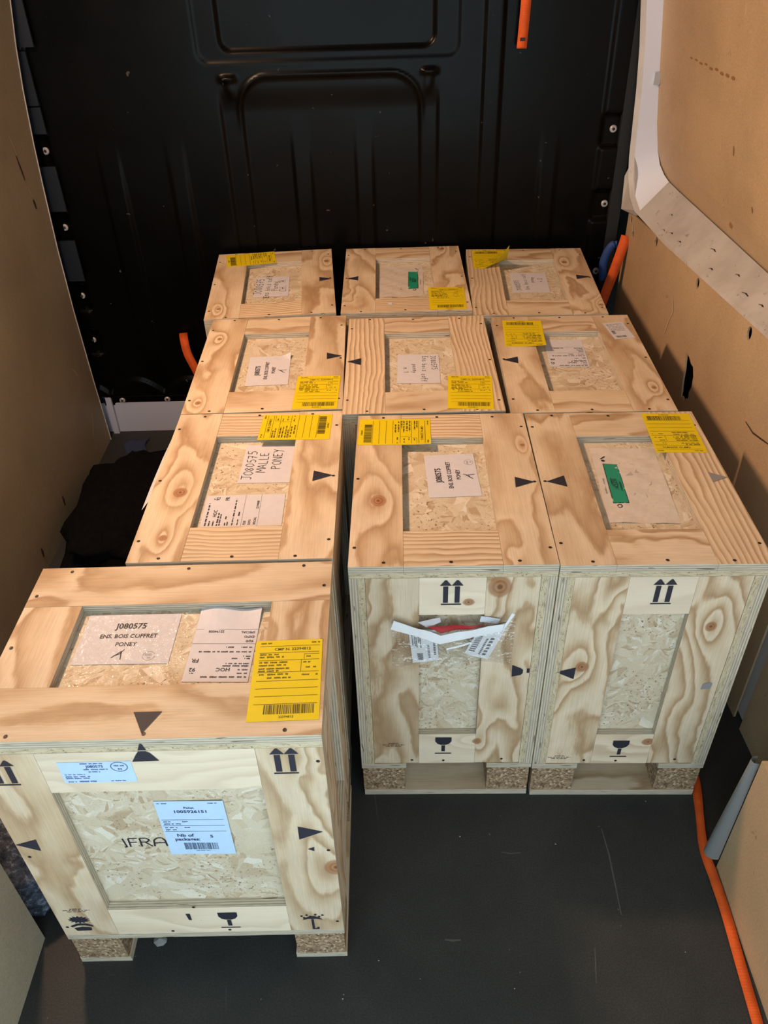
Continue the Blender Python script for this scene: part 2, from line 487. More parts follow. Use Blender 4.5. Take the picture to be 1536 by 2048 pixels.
# ------------------------------------------------------------------ printing helpers (flat print)
_txt = {}
def text_geo(s, bold=0.0):
    if (s, bold) in _txt:
        return _txt[(s, bold)]
    cu = bpy.data.curves.new('t', 'FONT')
    cu.body = s; cu.size = 1.0; cu.resolution_u = 2; cu.align_x = 'CENTER'; cu.align_y = 'CENTER'
    cu.offset = bold
    ob = bpy.data.objects.new('t', cu)
    me = bpy.data.meshes.new_from_object(ob)
    vs = [(v.co.x, v.co.y) for v in me.vertices]
    fs = [tuple(p.vertices) for p in me.polygons]
    bpy.data.objects.remove(ob); bpy.data.curves.remove(cu); bpy.data.meshes.remove(me)
    _txt[(s, bold)] = (vs, fs)
    return vs, fs
STROKES = {
 'J': [[(.1, .95), (.7, .95)], [(.45, .95), (.45, .2), (.3, .02), (.1, .12)]],
 '0': [[(.4, .95), (.12, .7), (.1, .3), (.35, .03), (.62, .3), (.62, .7), (.4, .95)]],
 '8': [[(.6, .8), (.4, .97), (.18, .78), (.35, .55), (.6, .3), (.4, .03), (.14, .25), (.35, .52), (.6, .8)]],
 '5': [[(.65, .95), (.25, .93), (.2, .55), (.5, .58), (.62, .3), (.4, .03), (.12, .12)]],
 '7': [[(.12, .92), (.62, .95), (.3, .02)], [(.22, .5), (.55, .52)]],
 'M': [[(.05, .02), (.12, .95), (.38, .4), (.64, .95), (.72, .02)]],
 'A': [[(.05, .02), (.38, .96), (.68, .02)], [(.18, .35), (.58, .38)]],
 'L': [[(.15, .95), (.15, .05), (.6, .03)]],
 'E': [[(.6, .94), (.15, .94), (.15, .05), (.62, .03)], [(.15, .5), (.5, .52)]],
 'P': [[(.15, .02), (.18, .95), (.55, .9), (.6, .62), (.2, .5)]],
 'O': [[(.4, .95), (.1, .65), (.15, .2), (.42, .03), (.68, .3), (.62, .78), (.4, .95)]],
 'N': [[(.1, .02), (.13, .95), (.6, .05), (.65, .95)]],
 'Y': [[(.08, .95), (.35, .5), (.62, .97)], [(.5, .78), (.25, -.2)]],
 'C': [[(.65, .8), (.4, .97), (.12, .6), (.2, .15), (.6, .1)]],
 'H': [[(.12, .95), (.12, .02)], [(.6, .95), (.6, .02)], [(.12, .5), (.6, .5)]],
 'e': [[(.15, .3), (.55, .35), (.4, .58), (.15, .4), (.25, .05), (.58, .1)]],
 'n': [[(.15, .02), (.15, .55)], [(.15, .4), (.4, .58), (.55, .4), (.55, .02)]],
 's': [[(.5, .5), (.25, .56), (.3, .32), (.5, .2), (.25, .02), (.12, .1)]],
 'b': [[(.15, .95), (.15, .05), (.45, .02), (.55, .3), (.35, .5), (.15, .38)]],
 'o': [[(.35, .56), (.12, .35), (.25, .04), (.52, .15), (.52, .45), (.35, .56)]],
 'i': [[(.3, .5), (.3, .02)], [(.3, .75), (.32, .7)]],
 'c': [[(.5, .5), (.25, .52), (.15, .2), (.35, .03), (.52, .1)]],
 'f': [[(.55, .85), (.35, .95), (.28, .6), (.28, -.15)], [(.1, .52), (.5, .55)]],
 'r': [[(.18, .52), (.2, .02)], [(.2, .35), (.5, .55)]],
 't': [[(.3, .9), (.3, .1), (.5, .03)], [(.1, .58), (.55, .6)]],
 'p': [[(.15, .5), (.15, -.35)], [(.15, .4), (.42, .55), (.55, .25), (.35, .02), (.15, .1)]],
 'y': [[(.12, .5), (.35, .12)], [(.58, .52), (.2, -.35)]],
 'a': [[(.52, .5), (.25, .54), (.12, .2), (.3, .02), (.5, .2), (.52, .5), (.58, .02)]],
 'l': [[(.3, .95), (.3, .05)]],
 '1': [[(.2, .7), (.4, .95), (.4, .02)]], '2': [[(.15, .75), (.4, .96), (.6, .7), (.12, .05), (.65, .06)]],
 '.': [[(.3, .08), (.34, .02)]], ' ': [],
}
class Print:
    """collects flat 2-D shapes: (verts2d, faces, slot)"""
    def __init__(s):
        s.v = []; s.f = []; s.mi = []; s.lv = []
    def poly(s, pts, slot=1, lev=1):
        k = len(s.v); s.v += [tuple(p) for p in pts]; s.lv += [lev] * len(pts)
        s.f.append(tuple(range(k, k + len(pts)))); s.mi.append(slot)
    def rect(s, x0, y0, x1, y1, slot=1, lev=1):
        s.poly([(x0, y0), (x1, y0), (x1, y1), (x0, y1)], slot, lev)
    def line(s, x0, y0, x1, y1, w=.0006, slot=1, lev=1):
        dx, dy = x1 - x0, y1 - y0; L = math.hypot(dx, dy) or 1
        nx, ny = -dy / L * w / 2, dx / L * w / 2
        s.poly([(x0 + nx, y0 + ny), (x0 - nx, y0 - ny), (x1 - nx, y1 - ny), (x1 + nx, y1 + ny)], slot, lev)
    def path(s, pts, w, slot=1):
        for a, b in zip(pts[:-1], pts[1:]):
            s.line(a[0], a[1], b[0], b[1], w, slot)
    def text(s, t, x, y, size, slot=1, bold=0.012, rot=0, sx=1.0, align='c'):
        vs, fs = text_geo(t, bold)
        if not vs: return
        k = len(s.v); c, sn = math.cos(rot), math.sin(rot)
        off = 0
        if align == 'l': off = -min(v[0] for v in vs) * size * sx
        if align == 'r': off = -max(v[0] for v in vs) * size * sx
        for a, b in vs:
            a2, b2 = a * size * sx + off, b * size
            s.v.append((x + a2 * c - b2 * sn, y + a2 * sn + b2 * c)); s.lv.append(1)
        for f in fs:
            s.f.append(tuple(i + k for i in f)); s.mi.append(slot)
    def hand(s, t, x, y, size, rng, w=.0011, slot=1, slope=0.0):
        cx = x - len(t) * size * .36
        for ch in t:
            j = rng.uniform(-.06, .06) * size; sc = rng.uniform(.92, 1.1)
            for st in STROKES.get(ch, []):
                s.path([(cx + a * size * sc, y + j + b * size * sc + (cx - x) * slope) for a, b in st], w, slot)
            cx += size * .74
    def micro(s, x0, x1, y, h, rng, slot=1, fill=1.0):
        x = x0
        while x < x1:
            wl = rng.uniform(2, 7) * h * .55
            e = min(x + wl, x1)
            # irregular blocks reading as tiny type
            xx = x
            while xx < e - h * .2:
                ww = rng.uniform(.3, .5) * h
                s.rect(xx, y - h * rng.uniform(.32, .5), min(xx + ww, e), y + h * rng.uniform(.3, .5), slot)
                xx += ww + h * .12
            x = e + h * rng.uniform(.5, 1.0)
            if rng.random() > fill: break
    def barcode(s, x0, x1, y0, y1, rng, slot=1):
        x = x0
        while x < x1:
            w = rng.choice((.0005, .0008, .0012, .0018)) * (x1 - x0) / .07
            s.rect(x, y0, min(x + w, x1), y1, slot); x += w + rng.choice((.0005, .0008, .0013)) * (x1 - x0) / .07
    def ring(s, x, y, rx, ry, w, slot=1, n=28):
        P = [(x + rx * math.cos(i * 2 * math.pi / n), y + ry * math.sin(i * 2 * math.pi / n)) for i in range(n + 1)]
        s.path(P, w, slot)
    def disc(s, x, y, r, slot=1, n=10):
        s.poly([(x + r * math.cos(i * 2 * math.pi / n), y + r * math.sin(i * 2 * math.pi / n)) for i in range(n)], slot)

def frame(origin, u, v):
    u = Vector(u).normalized(); v = Vector(v).normalized(); n = u.cross(v)
    mw = Matrix((u, v, n)).transposed().to_4x4(); mw.translation = Vector(origin)
    return mw
def emit_print(name, pr, mw, parent, mats, w=None, h=None, bend=None, lift=.0004, outline=None):
    """label = paper sheet (slot 0) with print (other slots); w,h None = print only"""
    V = []; F = []; MI = []
    bend = bend or (lambda x, y: 0.0)
    if w:
        nx, ny = 10, 14
        for j in range(ny + 1):
            for i in range(nx + 1):
                x = -w / 2 + w * i / nx; y = -h / 2 + h * j / ny
                V.append((x, y, lift + bend(x, y)))
        for j in range(ny):
            for i in range(nx):
                k = j * (nx + 1) + i
                F.append((k, k + 1, k + nx + 2, k + nx + 1)); MI.append(0)
        # back and rim so that the sheet has thickness
        k0 = len(V)
        rim = [(i, 0) for i in range(nx)] + [(nx, j) for j in range(ny)] + [(i, ny) for i in range(nx, 0, -1)] + [(0, j) for j in range(ny, 0, -1)]
        for (i, j) in rim:
            a = V[j * (nx + 1) + i]; V.append((a[0], a[1], a[2] - .0003))
        for q in range(len(rim)):
            i, j = rim[q]; i2, j2 = rim[(q + 1) % len(rim)]
            F.append((j * (nx + 1) + i, k0 + q, k0 + (q + 1) % len(rim), j2 * (nx + 1) + i2)); MI.append(0)
    k = len(V)
    for (x, y), lv in zip(pr.v, pr.lv):
        V.append((x, y, lift + .0003 * lv + bend(x, y)))
    for f, mi in zip(pr.f, pr.mi):
        F.append(tuple(i + k for i in f)); MI.append(mi if w else mi - 1)
    me = pydata(name, V, F, mats, midx=MI)
    # faces towards +n
    o = link(name, me, parent)
    o.matrix_local = mw
    return o

# ================================================================== THE VAN (setting)
Y_REAR = -1.25; Y_BULK = 1.53; Z_ROOF = 1.92
tag(box('floor', -1.0, 1.0, Y_REAR, Y_BULK + .06, -.03, 0, M['floor']), 'black worn floor of the cargo van', None, kind='structure')
tag(box('ceiling', -1.05, 1.15, Y_REAR, Y_BULK + .25, Z_ROOF, Z_ROOF + .03, M['skin']), 'roof of the cargo van', None, kind='structure')

# left lining panel, leaning in towards the roof
LP = [(0, -.94), (.25, -.945), (.5, -.947), (.7, -.944), (.89, -.936), (1.0, -.930), (1.14, -.919), (1.25, -.906), (1.36, -.888), (1.55, -.875), (1.75, -.868), (Z_ROOF, -.865)]
def prism_yz(name, prof, y0, y1, t, mt):
    n = len(prof); v = []
    for y in (y0, y1):
        v += [(x, y, z) for z, x in prof] + [(x + t, y, z) for z, x in prof]
    f = []
    for i in range(n - 1):
        f += [(i, i + 1, 2 * n + i + 1, 2 * n + i), (n + i, 2 * n + n + i, 2 * n + n + i + 1, n + i + 1),
              (i, n + i, n + i + 1, i + 1), (2 * n + i, 2 * n + i + 1, 3 * n + i + 1, 3 * n + i)]
    f += [(0, 2 * n, 3 * n, n), (n - 1, 2 * n - 1, 4 * n - 1, 3 * n - 1)]
    return pydata(name, v, f, [mt])
wl = tag(link('wall_left', prism_yz('wall_left', LP, Y_REAR, 1.47, -.012, M['wall_l'])), 'brown plywood lining of the left van side', None, kind='structure')
tr = tag(link('trim_1', prism_yz('trim_1', [(z, x + .0018) for z, x in LP if z > -1], 1.4705, 1.474, -.012, M['white'])), 'thin white edge of the left lining panel', None, kind='structure')
box('outer_skin', -1.04, -1.02, Y_REAR, Y_BULK + .1, -.03, Z_ROOF, M['skin'], wl)
# scars in the left panel: gouges (dark cut with a pale chipped rim)
def gouge(parent, pts, w, mt, n, name='gouge'):
    A = [Vector(p) for p in pts]
    v = []; f = []
    for i, p in enumerate(A):
        d = (A[min(i + 1, len(A) - 1)] - A[max(i - 1, 0)]).normalized()
        s = d.cross(Vector(n)).normalized() * w * (.35 + .65 * math.sin(math.pi * (i + .35) / (len(A) - .3)))
        v += [p + s, p - s]
    for i in range(len(A) - 1):
        f.append((2 * i, 2 * i + 1, 2 * i + 3, 2 * i + 2))
    return link(name, pydata(name, v, f, [mt]), parent)
def on_left(y, z, e=.0012):
    for (z0, x0), (z1, x1) in zip(LP[:-1], LP[1:]):
        if z0 <= z <= z1:
            return (x0 + (x1 - x0) * (z - z0) / (z1 - z0) + e, y, z)
mark_d = plain('gouge_dark', (0.05, 0.03, 0.018), 0.8); mark_l = plain('gouge_pale', (0.60, 0.47, 0.30), 0.7)
gouge(wl, [on_left(1.31, 1.06), on_left(1.325, 1.03), on_left(1.335, 1.00), on_left(1.34, .985)], .0022, mark_l, (1, 0, 0))
gouge(wl, [on_left(1.33, 1.005, .002), on_left(1.335, .985, .002), on_left(1.345, .955, .002), on_left(1.35, .935, .002)], .004, mark_d, (1, 0, 0))
gouge(wl, [on_left(1.375, .875, .002), on_left(1.38, .862, .002), on_left(1.383, .846, .002)], .006, mark_d, (1, 0, 0))
gouge(wl, [on_left(1.36, .915), on_left(1.372, .89), on_left(1.376, .875)], .002, mark_l, (1, 0, 0))
gouge(wl, [on_left(1.33, .36), on_left(1.345, .34), on_left(1.36, .315)], .0016, mark_l, (1, 0, 0))
gouge(wl, [on_left(1.33, .10), on_left(1.36, .13), on_left(1.38, .17)], .003, mark_l, (1, 0, 0))
gouge(wl, [on_left(.99, .10, .002), on_left(.99, .085, .002), on_left(.988, .066, .002)], .006, mark_d, (1, 0, 0))
gouge(wl, [on_left(.77, .075, .002), on_left(.77, .06, .002), on_left(.768, .045, .002)], .006, mark_d, (1, 0, 0))

# right lower lining with drilled holes and one torn slot
XR = lambda y: .869 - .033 * y
ZT = lambda y: .842 - .052 * y
def lower_panel(name, y0, y1):
    n = 12
    ys = [y0 + (y1 - y0) * i / n for i in range(n + 1)]
    v = []; f = []
    for y in ys:
        v += [(XR(y), y, 0.0), (XR(y), y, ZT(y) - .004), (XR(y) + .0045, y, ZT(y) - .004), (XR(y) + .0045, y, 0.0)]
    for i in range(n):
        a = 4 * i; b = a + 4
        for k in range(4):
            f.append((a + k, a + (k + 1) % 4, b + (k + 1) % 4, b + k))
    f += [(3, 2, 1, 0), (4 * n, 4 * n + 1, 4 * n + 2, 4 * n + 3)]
    return pydata(name, v, f, [M['wall']])
wr = link('wall_right', lower_panel('wall_right', .185, 1.492))
bm = bmesh.new(); bm.from_mesh(wr.data); bmesh.ops.recalc_face_normals(bm, faces=bm.faces); bm.to_mesh(wr.data); bm.free()
def yz_prism(pts, x0, x1):
    n = len(pts)
    v = [(x0, y, z) for y, z in pts] + [(x1, y, z) for y, z in pts]
    f = [tuple(range(n)), tuple(range(2 * n - 1, n - 1, -1))] + [(i, n + i, n + (i + 1) % n, (i + 1) % n) for i in range(n)]
    me = pydata('cut', v, f, [])
    b = bmesh.new(); b.from_mesh(me); bmesh.ops.recalc_face_normals(b, faces=b.faces); b.to_mesh(me); b.free()
    return me
cuts = []
for y, z, ry, rz in ((1.462, .741, .010, .013), (1.425, .708, .009, .013), (1.222, .757, .010, .014), (.896, .768, .010, .014), (.584, .782, .011, .015)):
    cuts.append([(y + ry * math.cos(a * math.pi / 8), z + rz * math.sin(a * math.pi / 8)) for a in range(16)])
cuts.append([(.872, .594), (.850, .592), (.832, .583), (.815, .582), (.801, .562), (.798, .535), (.806, .515), (.803, .498), (.815, .492), (.822, .478), (.838, .486), (.846, .474), (.850, .497), (.857, .52), (.860, .55)])
cobs = []
for c in cuts:
    co = bpy.data.objects.new('cut', yz_prism(c, .80, .90)); COL.objects.link(co); cobs.append(co)
    md = wr.modifiers.new('b', 'BOOLEAN'); md.operation = 'DIFFERENCE'; md.object = co; md.solver = 'EXACT'
dg = bpy.context.evaluated_depsgraph_get()
nm = bpy.data.meshes.new_from_object(wr.evaluated_get(dg))
wr.modifiers.clear(); wr.data = nm; nm.name = 'wall_right'
for co in cobs:
    bpy.data.objects.remove(co)
tag(wr, 'tan plywood lower lining of the right side with drilled holes', None, kind='structure')
w2 = link('lining_panel', lower_panel('lining_panel', Y_REAR, .150), wr)
box('metal_post', .880, .92, .13, .21, 0, .8, M['white'], wr)
box('outer_skin', 1.06, 1.09, Y_REAR, Y_BULK + .25, -.03, Z_ROOF, M['skin'], wr)
box('cavity_shade_sheet', .90, .905, .215, 1.49, 0, .76, M['dark'], wr)  # near-black sheet stands in for the shade of the cavity behind the holes
gouge(wr, [(XR(.49) - .0015, .497, .615), (XR(.45) - .0015, .455, .612), (XR(.42) - .0015, .42, .62), (XR(.38) - .0015, .37, .632)], .0022, mark_d, (1, 0, 0))
gouge(wr, [(XR(1.02) - .0015, 1.025, .675), (XR(1.01) - .0015, 1.008, .645), (XR(1.01) - .0015, 1.012, .63)], .0035, mark_l, (1, 0, 0))
gouge(wr, [(XR(1.01) - .0015, 1.02, .625), (XR(1.02) - .0015, 1.028, .60), (XR(1.02) - .0015, 1.035, .57)], .003, mark_l, (1, 0, 0))
gouge(wr, [(XR(1.43) - .0015, 1.435, .735), (XR(1.43) - .0015, 1.428, .722), (XR(1.43) - .0015, 1.432, .715)], .005, mark_l, (1, 0, 0))

# upper right: white body frame (far post + ledge) round a recessed panel
LIP = [(.735, 1.49, Z_ROOF), (.765, 1.49, 1.50), (.778, 1.49, 1.31), (.792, 1.488, 1.20), (.80, 1.487, 1.10), (.804, 1.484, 1.0), (.806, 1.478, .92), (.808, 1.462, .868),
       (.812, 1.43, .822), (.818, 1.38, .795), (.8255, 1.30, .784)]
OUT = [(.755, 1.50, Z_ROOF), (.805, 1.50, 1.50), (.825, 1.50, 1.31), (.838, 1.50, 1.20), (.850, 1.50, 1.10), (.863, 1.50, 1.0), (.876, 1.493, .93), (.884, 1.476, .895),
       (.890, 1.44, .876), (.8935, 1.40, .868), (.8965, 1.32, .866)]
for y in (1.15, .95, .75, .5, .2, -.2, -.6, Y_REAR):
    LIP.append((XR(y) - .002, y, ZT(y) + .002)); OUT.append((.8965 + (1.32 - y) * .026, y, .866))
n = len(LIP)
v = []; f = []
for L, O in zip(LIP, OUT):
    L = Vector(L); O = Vector(O)
    v += [L, L + (O - L) * .06 + Vector((0, 0, .0)), L + (O - L) * .5, O]
for i in range(n - 1):
    for k in range(3):
        f.append((4 * i + k, 4 * i + k + 1, 4 * i + 5 + k, 4 * i + 4 + k))
fr = tag(link('trim_2', pydata('trim_2', v, f, [M['post'], M['ledge']], True, midx=[0 if i < 9 else 1 for i in range(n - 1) for k in range(3)])), 'white painted post and scuffed ledge of the right side', None, kind='structure')
# narrow face of the frame beside the bulkhead, and the rolled lip over the lower lining
v = []; f = []
for i in range(n):
    L = Vector(LIP[i])
    if i < 10:
        inn = L + Vector((-.014, .006, -.004 * i / 10))
    else:
        inn = L + Vector((-.002, 0, -.008))
    v += [L, inn]
for i in range(n - 1):
    f.append((2 * i, 2 * i + 2, 2 * i + 3, 2 * i + 1))
link('frame_lip', pydata('frame_lip', v, f, [M['ledge']], True), fr)
c0 = [(.792, 1.50, .86), (.795, 1.495, .765), (.822, 1.42, .766), (.818, 1.38, .795), (.812, 1.43, .822), (.806, 1.478, .92)]
link('corner_gusset', pydata('corner_gusset', c0 + [(x + .01, y + .006, z) for x, y, z in c0], [(0, 1, 2, 3, 4, 5), (11, 10, 9, 8, 7, 6)] + [(i, (i + 1) % 6, 6 + (i + 1) % 6, 6 + i) for i in range(6)], [M['ledge']]), fr)
# scuffs on the ledge
def ledge(y, k):
    a = Vector((XR(y) - .002, y, ZT(y) + .002)); b = Vector((.8965 + (1.32 - y) * .026, y, .866))
    return a.lerp(b, k) + Vector((-.0008, 0, .0012))
for (y, k, l) in ((1.28, .16, .03), (1.22, .14, .025), (1.17, .20, .02), (1.10, .18, .02), (.95, .55, .03), (.88, .20, .02), (.70, .3, .03), (.78, .5, .02), (1.25, .5, .02), (.62, .35, .02)):
    gouge(fr, [ledge(y, k), ledge(y - l * .5, k + .04), ledge(y - l, k + .02)], .0024, mark_d, (0, 0, 1), 'scuff')
# clip and knob on the frame
box('clip', .832, .848, 1.488, 1.497, 1.105, 1.135, M['steel'], fr)
# recessed upper panel
UP = [(.80, .93), (.866, .896), (.93, .876), (1.0, .863), (1.1, .850), (1.2, .838), (1.31, .825), (1.5, .805), (Z_ROOF, .755)]
upm = prism_yz('upper_panel', [(z, x + .0) for z, x in UP], Y_REAR, 1.502, .012, M['wall'])
for vv in upm.vertices:
    vv.co.x += (1.5 - vv.co.y) * .026
up = link('upper_panel', upm, wr)
for p0, p1, mt, w in (((1.26, 1.205), (.95, 1.205), mark_d, .0035), ((.93, .903), (.915, .897), mark_d, .007), ((.93, 1.075), (.928, 1.055), mark_d, .003), ((.80, .98), (.795, .968), mark_d, .003)):
    def xu(z):
        for (z0, x0), (z1, x1) in zip(UP[:-1], UP[1:]):
            if z0 <= z <= z1: return x0 + (x1 - x0) * (z - z0) / (z1 - z0) - .0012
    stn = plain('rust_stain', (0.26, 0.13, 0.05), .7)
    N = 9
    for q in range(N):
        if N > 3 and abs(p0[0] - p1[0]) > .1:
            a = q / N; b = (q + .55) / N
            gouge(up, [(xu(p0[1] + (p1[1] - p0[1]) * s) + (1.5 - (p0[0] + (p1[0] - p0[0]) * s)) * .026, p0[0] + (p1[0] - p0[0]) * s, p0[1] + (p1[1] - p0[1]) * s + .002 * math.sin(9 * q)) for s in (a, (a + b) / 2, b)], w * (.5 + .08 * q), stn, (1, 0, 0), 'stain')
        elif q == 0:
            gouge(up, [(xu(p0[1] + (p1[1] - p0[1]) * s) + (1.5 - (p0[0] + (p1[0] - p0[0]) * s)) * .026, p0[0] + (p1[0] - p0[0]) * s, p0[1] + (p1[1] - p0[1]) * s) for s in (0, .5, 1)], w, stn, (1, 0, 0), 'stain')

# ------------------------------------------------------------------ bulkhead: pressed black steel sheet
def sstep(x, a, b):
    t = np.clip((x - a) / (b - a), 0, 1); return t * t * (3 - 2 * t)
xs = np.linspace(-.935, .795, 347); zs = np.linspace(.13, Z_ROOF, 300)
X, Z = np.meshgrid(xs, zs)
Hh = np.zeros_like(X)
def rbox(X, Z, x0, x1, z0, z1, r, s):
    cx, cz = (x0 + x1) / 2, (z0 + z1) / 2
    dx = np.abs(X - cx) - (x1 - x0) / 2 + r; dz = np.abs(Z - cz) - (z1 - z0) / 2 + r
    d = np.hypot(np.maximum(dx, 0), np.maximum(dz, 0)) + np.minimum(np.maximum(dx, dz), 0) - r
    return d
for cx, hw, z0, z1 in ((-.732, .031, .26, 1.02), (-.535, .026, .26, 1.02), (-.166, .026, .30, 1.06), (.018, .026, .30, 1.06), (.382, .025, .26, 1.9), (.56, .025, .26, 1.02)):
    d = np.abs(X - cx) - hw
    Hh += .0075 * (1 - sstep(d, -.003, .003)) * (1 - sstep(Z, z1 - .30, z1)) * sstep(Z, z0, z0 + .03)
d = rbox(X, Z, -.326, .181, .28, 1.150, .085, 1)
Hh += -.006 * (1 - sstep(d, -.004, .004)) + .006 * np.exp(-(d - .004) ** 2 / (2 * .0045 ** 2)) * sstep(Z, 1.0, 1.12)
d = rbox(X, Z, -.384, .232, .2, 1.175, .03, 1)
Hh += -.006 * (1 - sstep(d, -.004, .004)) * (1 - sstep(Z, 1.06, 1.13))
d = rbox(X, Z, -.365, .222, 1.215, 2.4, .03, 1)
Hh += -.009 * (1 - sstep(d, -.005, .005))
d = rbox(X, Z, -.43, .288, 1.19, 2.4, .03, 1)
Hh += -.004 * (1 - sstep(d, -.005, .005))
for cx, cz in ((-.354, 1.150), (.207, 1.155)):
    Hh += .012 * np.exp(-((X - cx) / .022) ** 4 - ((Z - cz) / .006) ** 2)
    Hh += .003 * np.exp(-((X - cx - (.02 if cx < 0 else -.02) * (1.15 - Z) / .05 * .3) / .012) ** 4) * sstep(Z, 1.09, 1.12) * (1 - sstep(Z, 1.14, 1.155))
# stepped bolt flanges left and right, humps at the foot
for xa, xb, side in ((-.905, -.895, -1), (.700, .712, 1)):
    fm = (1 - sstep(X, xa, xb)) if side < 0 else sstep(X, xa, xb)
    prof = np.ones_like(Z) * .014
    for bz in ((.975, .753, .532, .376) if side < 0 else (.991, .780, .569, .36)):
        prof -= .014 * sstep(Z, bz - .052, bz - .040) * (1 - sstep(Z, bz + .034, bz + .046))
    Hh += fm * (prof - .006)
arc = .178 + .052 * np.abs(np.sin(np.pi * (X + .90) / .187))
Hh += .010 * (1 - sstep(Z - arc, -.004, .004)) * sstep(Z, .158, .166)
Yb = Y_BULK - Hh
BX = lambda x: .0774 + (x - .0774) * 1.012
BZ = lambda z: 1.5543 + (z - 1.5543) * 1.012
X = BX(X); Z = np.where(Z > 1.9, Z_ROOF, BZ(Z))
nx, nz = len(xs), len(zs)
V = np.stack([X, Yb, Z], -1).reshape(-1, 3)
idx = np.arange(nx * nz).reshape(nz, nx)
F = np.stack([idx[:-1, :-1], idx[:-1, 1:], idx[1:, 1:], idx[1:, :-1]], -1).reshape(-1, 4)
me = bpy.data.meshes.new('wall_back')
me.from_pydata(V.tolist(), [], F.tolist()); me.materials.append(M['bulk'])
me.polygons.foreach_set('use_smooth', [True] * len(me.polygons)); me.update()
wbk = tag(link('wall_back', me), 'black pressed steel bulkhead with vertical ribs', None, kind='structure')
def bulk_y(x, z):
    return Y_BULK - float(Hh[int(np.argmin(abs(zs - z))), int(np.argmin(abs(xs - x)))])
def cyl_y(name, x, y0, y1, z, r, mt, parent, n=16, bev=.25):
    v = []; f = []
    rings = [(y1, r), (y0 + (y1 - y0) * .4, r), (y0, r * (1 - bev))]
    for y, rr in rings:
        v += [(x + rr * math.cos(2 * math.pi * i / n), y, z + rr * math.sin(2 * math.pi * i / n)) for i in range(n)]
    for k in range(2):
        f += [(k * n + i, k * n + (i + 1) % n, (k + 1) * n + (i + 1) % n, (k + 1) * n + i) for i in range(n)]
    f.append(tuple(range(2 * n, 3 * n)))
    return link(name, pydata(name, v, f, [mt]), parent)
for x, z in ((-.913, .975), (-.916, .753), (-.919, .532), (-.921, .376), (.740, .991), (.744, .780), (.746, .569), (-.872, .145), (-.712, .145), (-.55, .145)):
    y = bulk_y(x, z); x = BX(x); z = BZ(z)
    b = cyl_y('bolt', x, y - .006, y, z, .0105, M['bolt'], wbk)
    cyl_y('bolt_socket', x, y - .0068, y - .0055, z, .0045, M['dark'], b, 8)
# dark side strip and flange behind the left lining edge, daylight's blue put into its colour
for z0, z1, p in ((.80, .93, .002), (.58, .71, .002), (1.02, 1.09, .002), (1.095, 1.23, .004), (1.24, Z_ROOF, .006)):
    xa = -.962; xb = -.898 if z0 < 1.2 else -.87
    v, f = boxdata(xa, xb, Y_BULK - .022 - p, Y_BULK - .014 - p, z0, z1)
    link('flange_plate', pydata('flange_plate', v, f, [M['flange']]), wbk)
box('edge_seal', .765, .800, Y_BULK - .012, Y_BULK + .03, .14, Z_ROOF, M['rubber'], wbk)
box('backing_sheet', -1.02, 1.1, Y_BULK + .18, Y_BULK + .2, -.03, Z_ROOF, M['dark'], wbk)
box('side_filler', -1.02, -.93, Y_BULK + .0, Y_BULK + .02, .0, Z_ROOF, M['bulk'], wbk)
# white sill under the bulkhead
sl = tag(box('trim_3', -1.0, .86, Y_BULK - .004, Y_BULK + .02, 0, .118, M['sill']), 'pale painted sill under the black bulkhead', None, kind='structure')
box('sill_post', -.938, -.918, Y_BULK - .018, Y_BULK - .004, 0, .150, M['sill'], sl)
box('sill_pocket', -.64, -.44, Y_BULK - .008, Y_BULK - .004, .012, .062, plain('stained_sill', (.42, .40, .36), .6), sl)

# ------------------------------------------------------------------ wheel arch boxes
def arch_box(name, x0, x1, y1, zt, label, inner):
    e = bpy.data.objects.new(name, None); COL.objects.link(e); e.location = ((x0 + x1) / 2, (Y_REAR + y1) / 2, 0)
    tag(e, label, 'wheel arch box')
    ox, oy = e.location.x, e.location.y
    xi = x1 if inner > 0 else x0
    s = box('side_board', min(xi, xi - inner * .012) - ox, max(xi, xi - inner * .012) - ox, Y_REAR - oy, y1 - oy, .0, zt - .012, M['wall'] if inner < 0 else M['wall_o'], e)
    box('top_board', x0 - ox, x1 - ox, Y_REAR - oy, y1 - oy, zt - .0118, zt, M['wall'], e)
    box('end_board', x0 - ox + (.013 if inner < 0 else 0), x1 - ox - (.013 if inner > 0 else 0), y1 - .012 - oy, y1 - .001 - oy, 0, zt - .013, M['wall_l'], e)
    return e
abR = arch_box('wheel_arch_box', .70, .862, -.183, .355, 'tan plywood wheel arch box at the lower right', -1)
abL = arch_box('wheel_arch_box', -.936, -.600, -.294, .355, 'olive plywood wheel arch box at the lower left beside the crate', 1)
# bare metal of the right wheel arch, a tapering rolled edge ahead of the box
v = []; f = []; NA = 10; NZ = 12
for j in range(NZ + 1):
    s = j / NZ; z = .036 + s * .300
    r = .020 * (1 - s) + .010 * s; cx = .694 + .008 * s; cy = -.168
    for i in range(NA + 1):
        a = math.pi * (.35 + 1.2 * i / NA)
        v.append((cx + r * math.cos(a), cy + r * math.sin(a) * .8, z))
for j in range(NZ):
    for i in range(NA):
        k = j * (NA + 1) + i
        f.append((k, k + 1, k + NA + 2, k + NA + 1))
am = link('arch_metal', pydata('arch_metal', [(a - abR.location.x, b - abR.location.y, c) for a, b, c in v], f, [M['archm']], True), abR)
am['label'] = 'grey painted rolled metal edge'

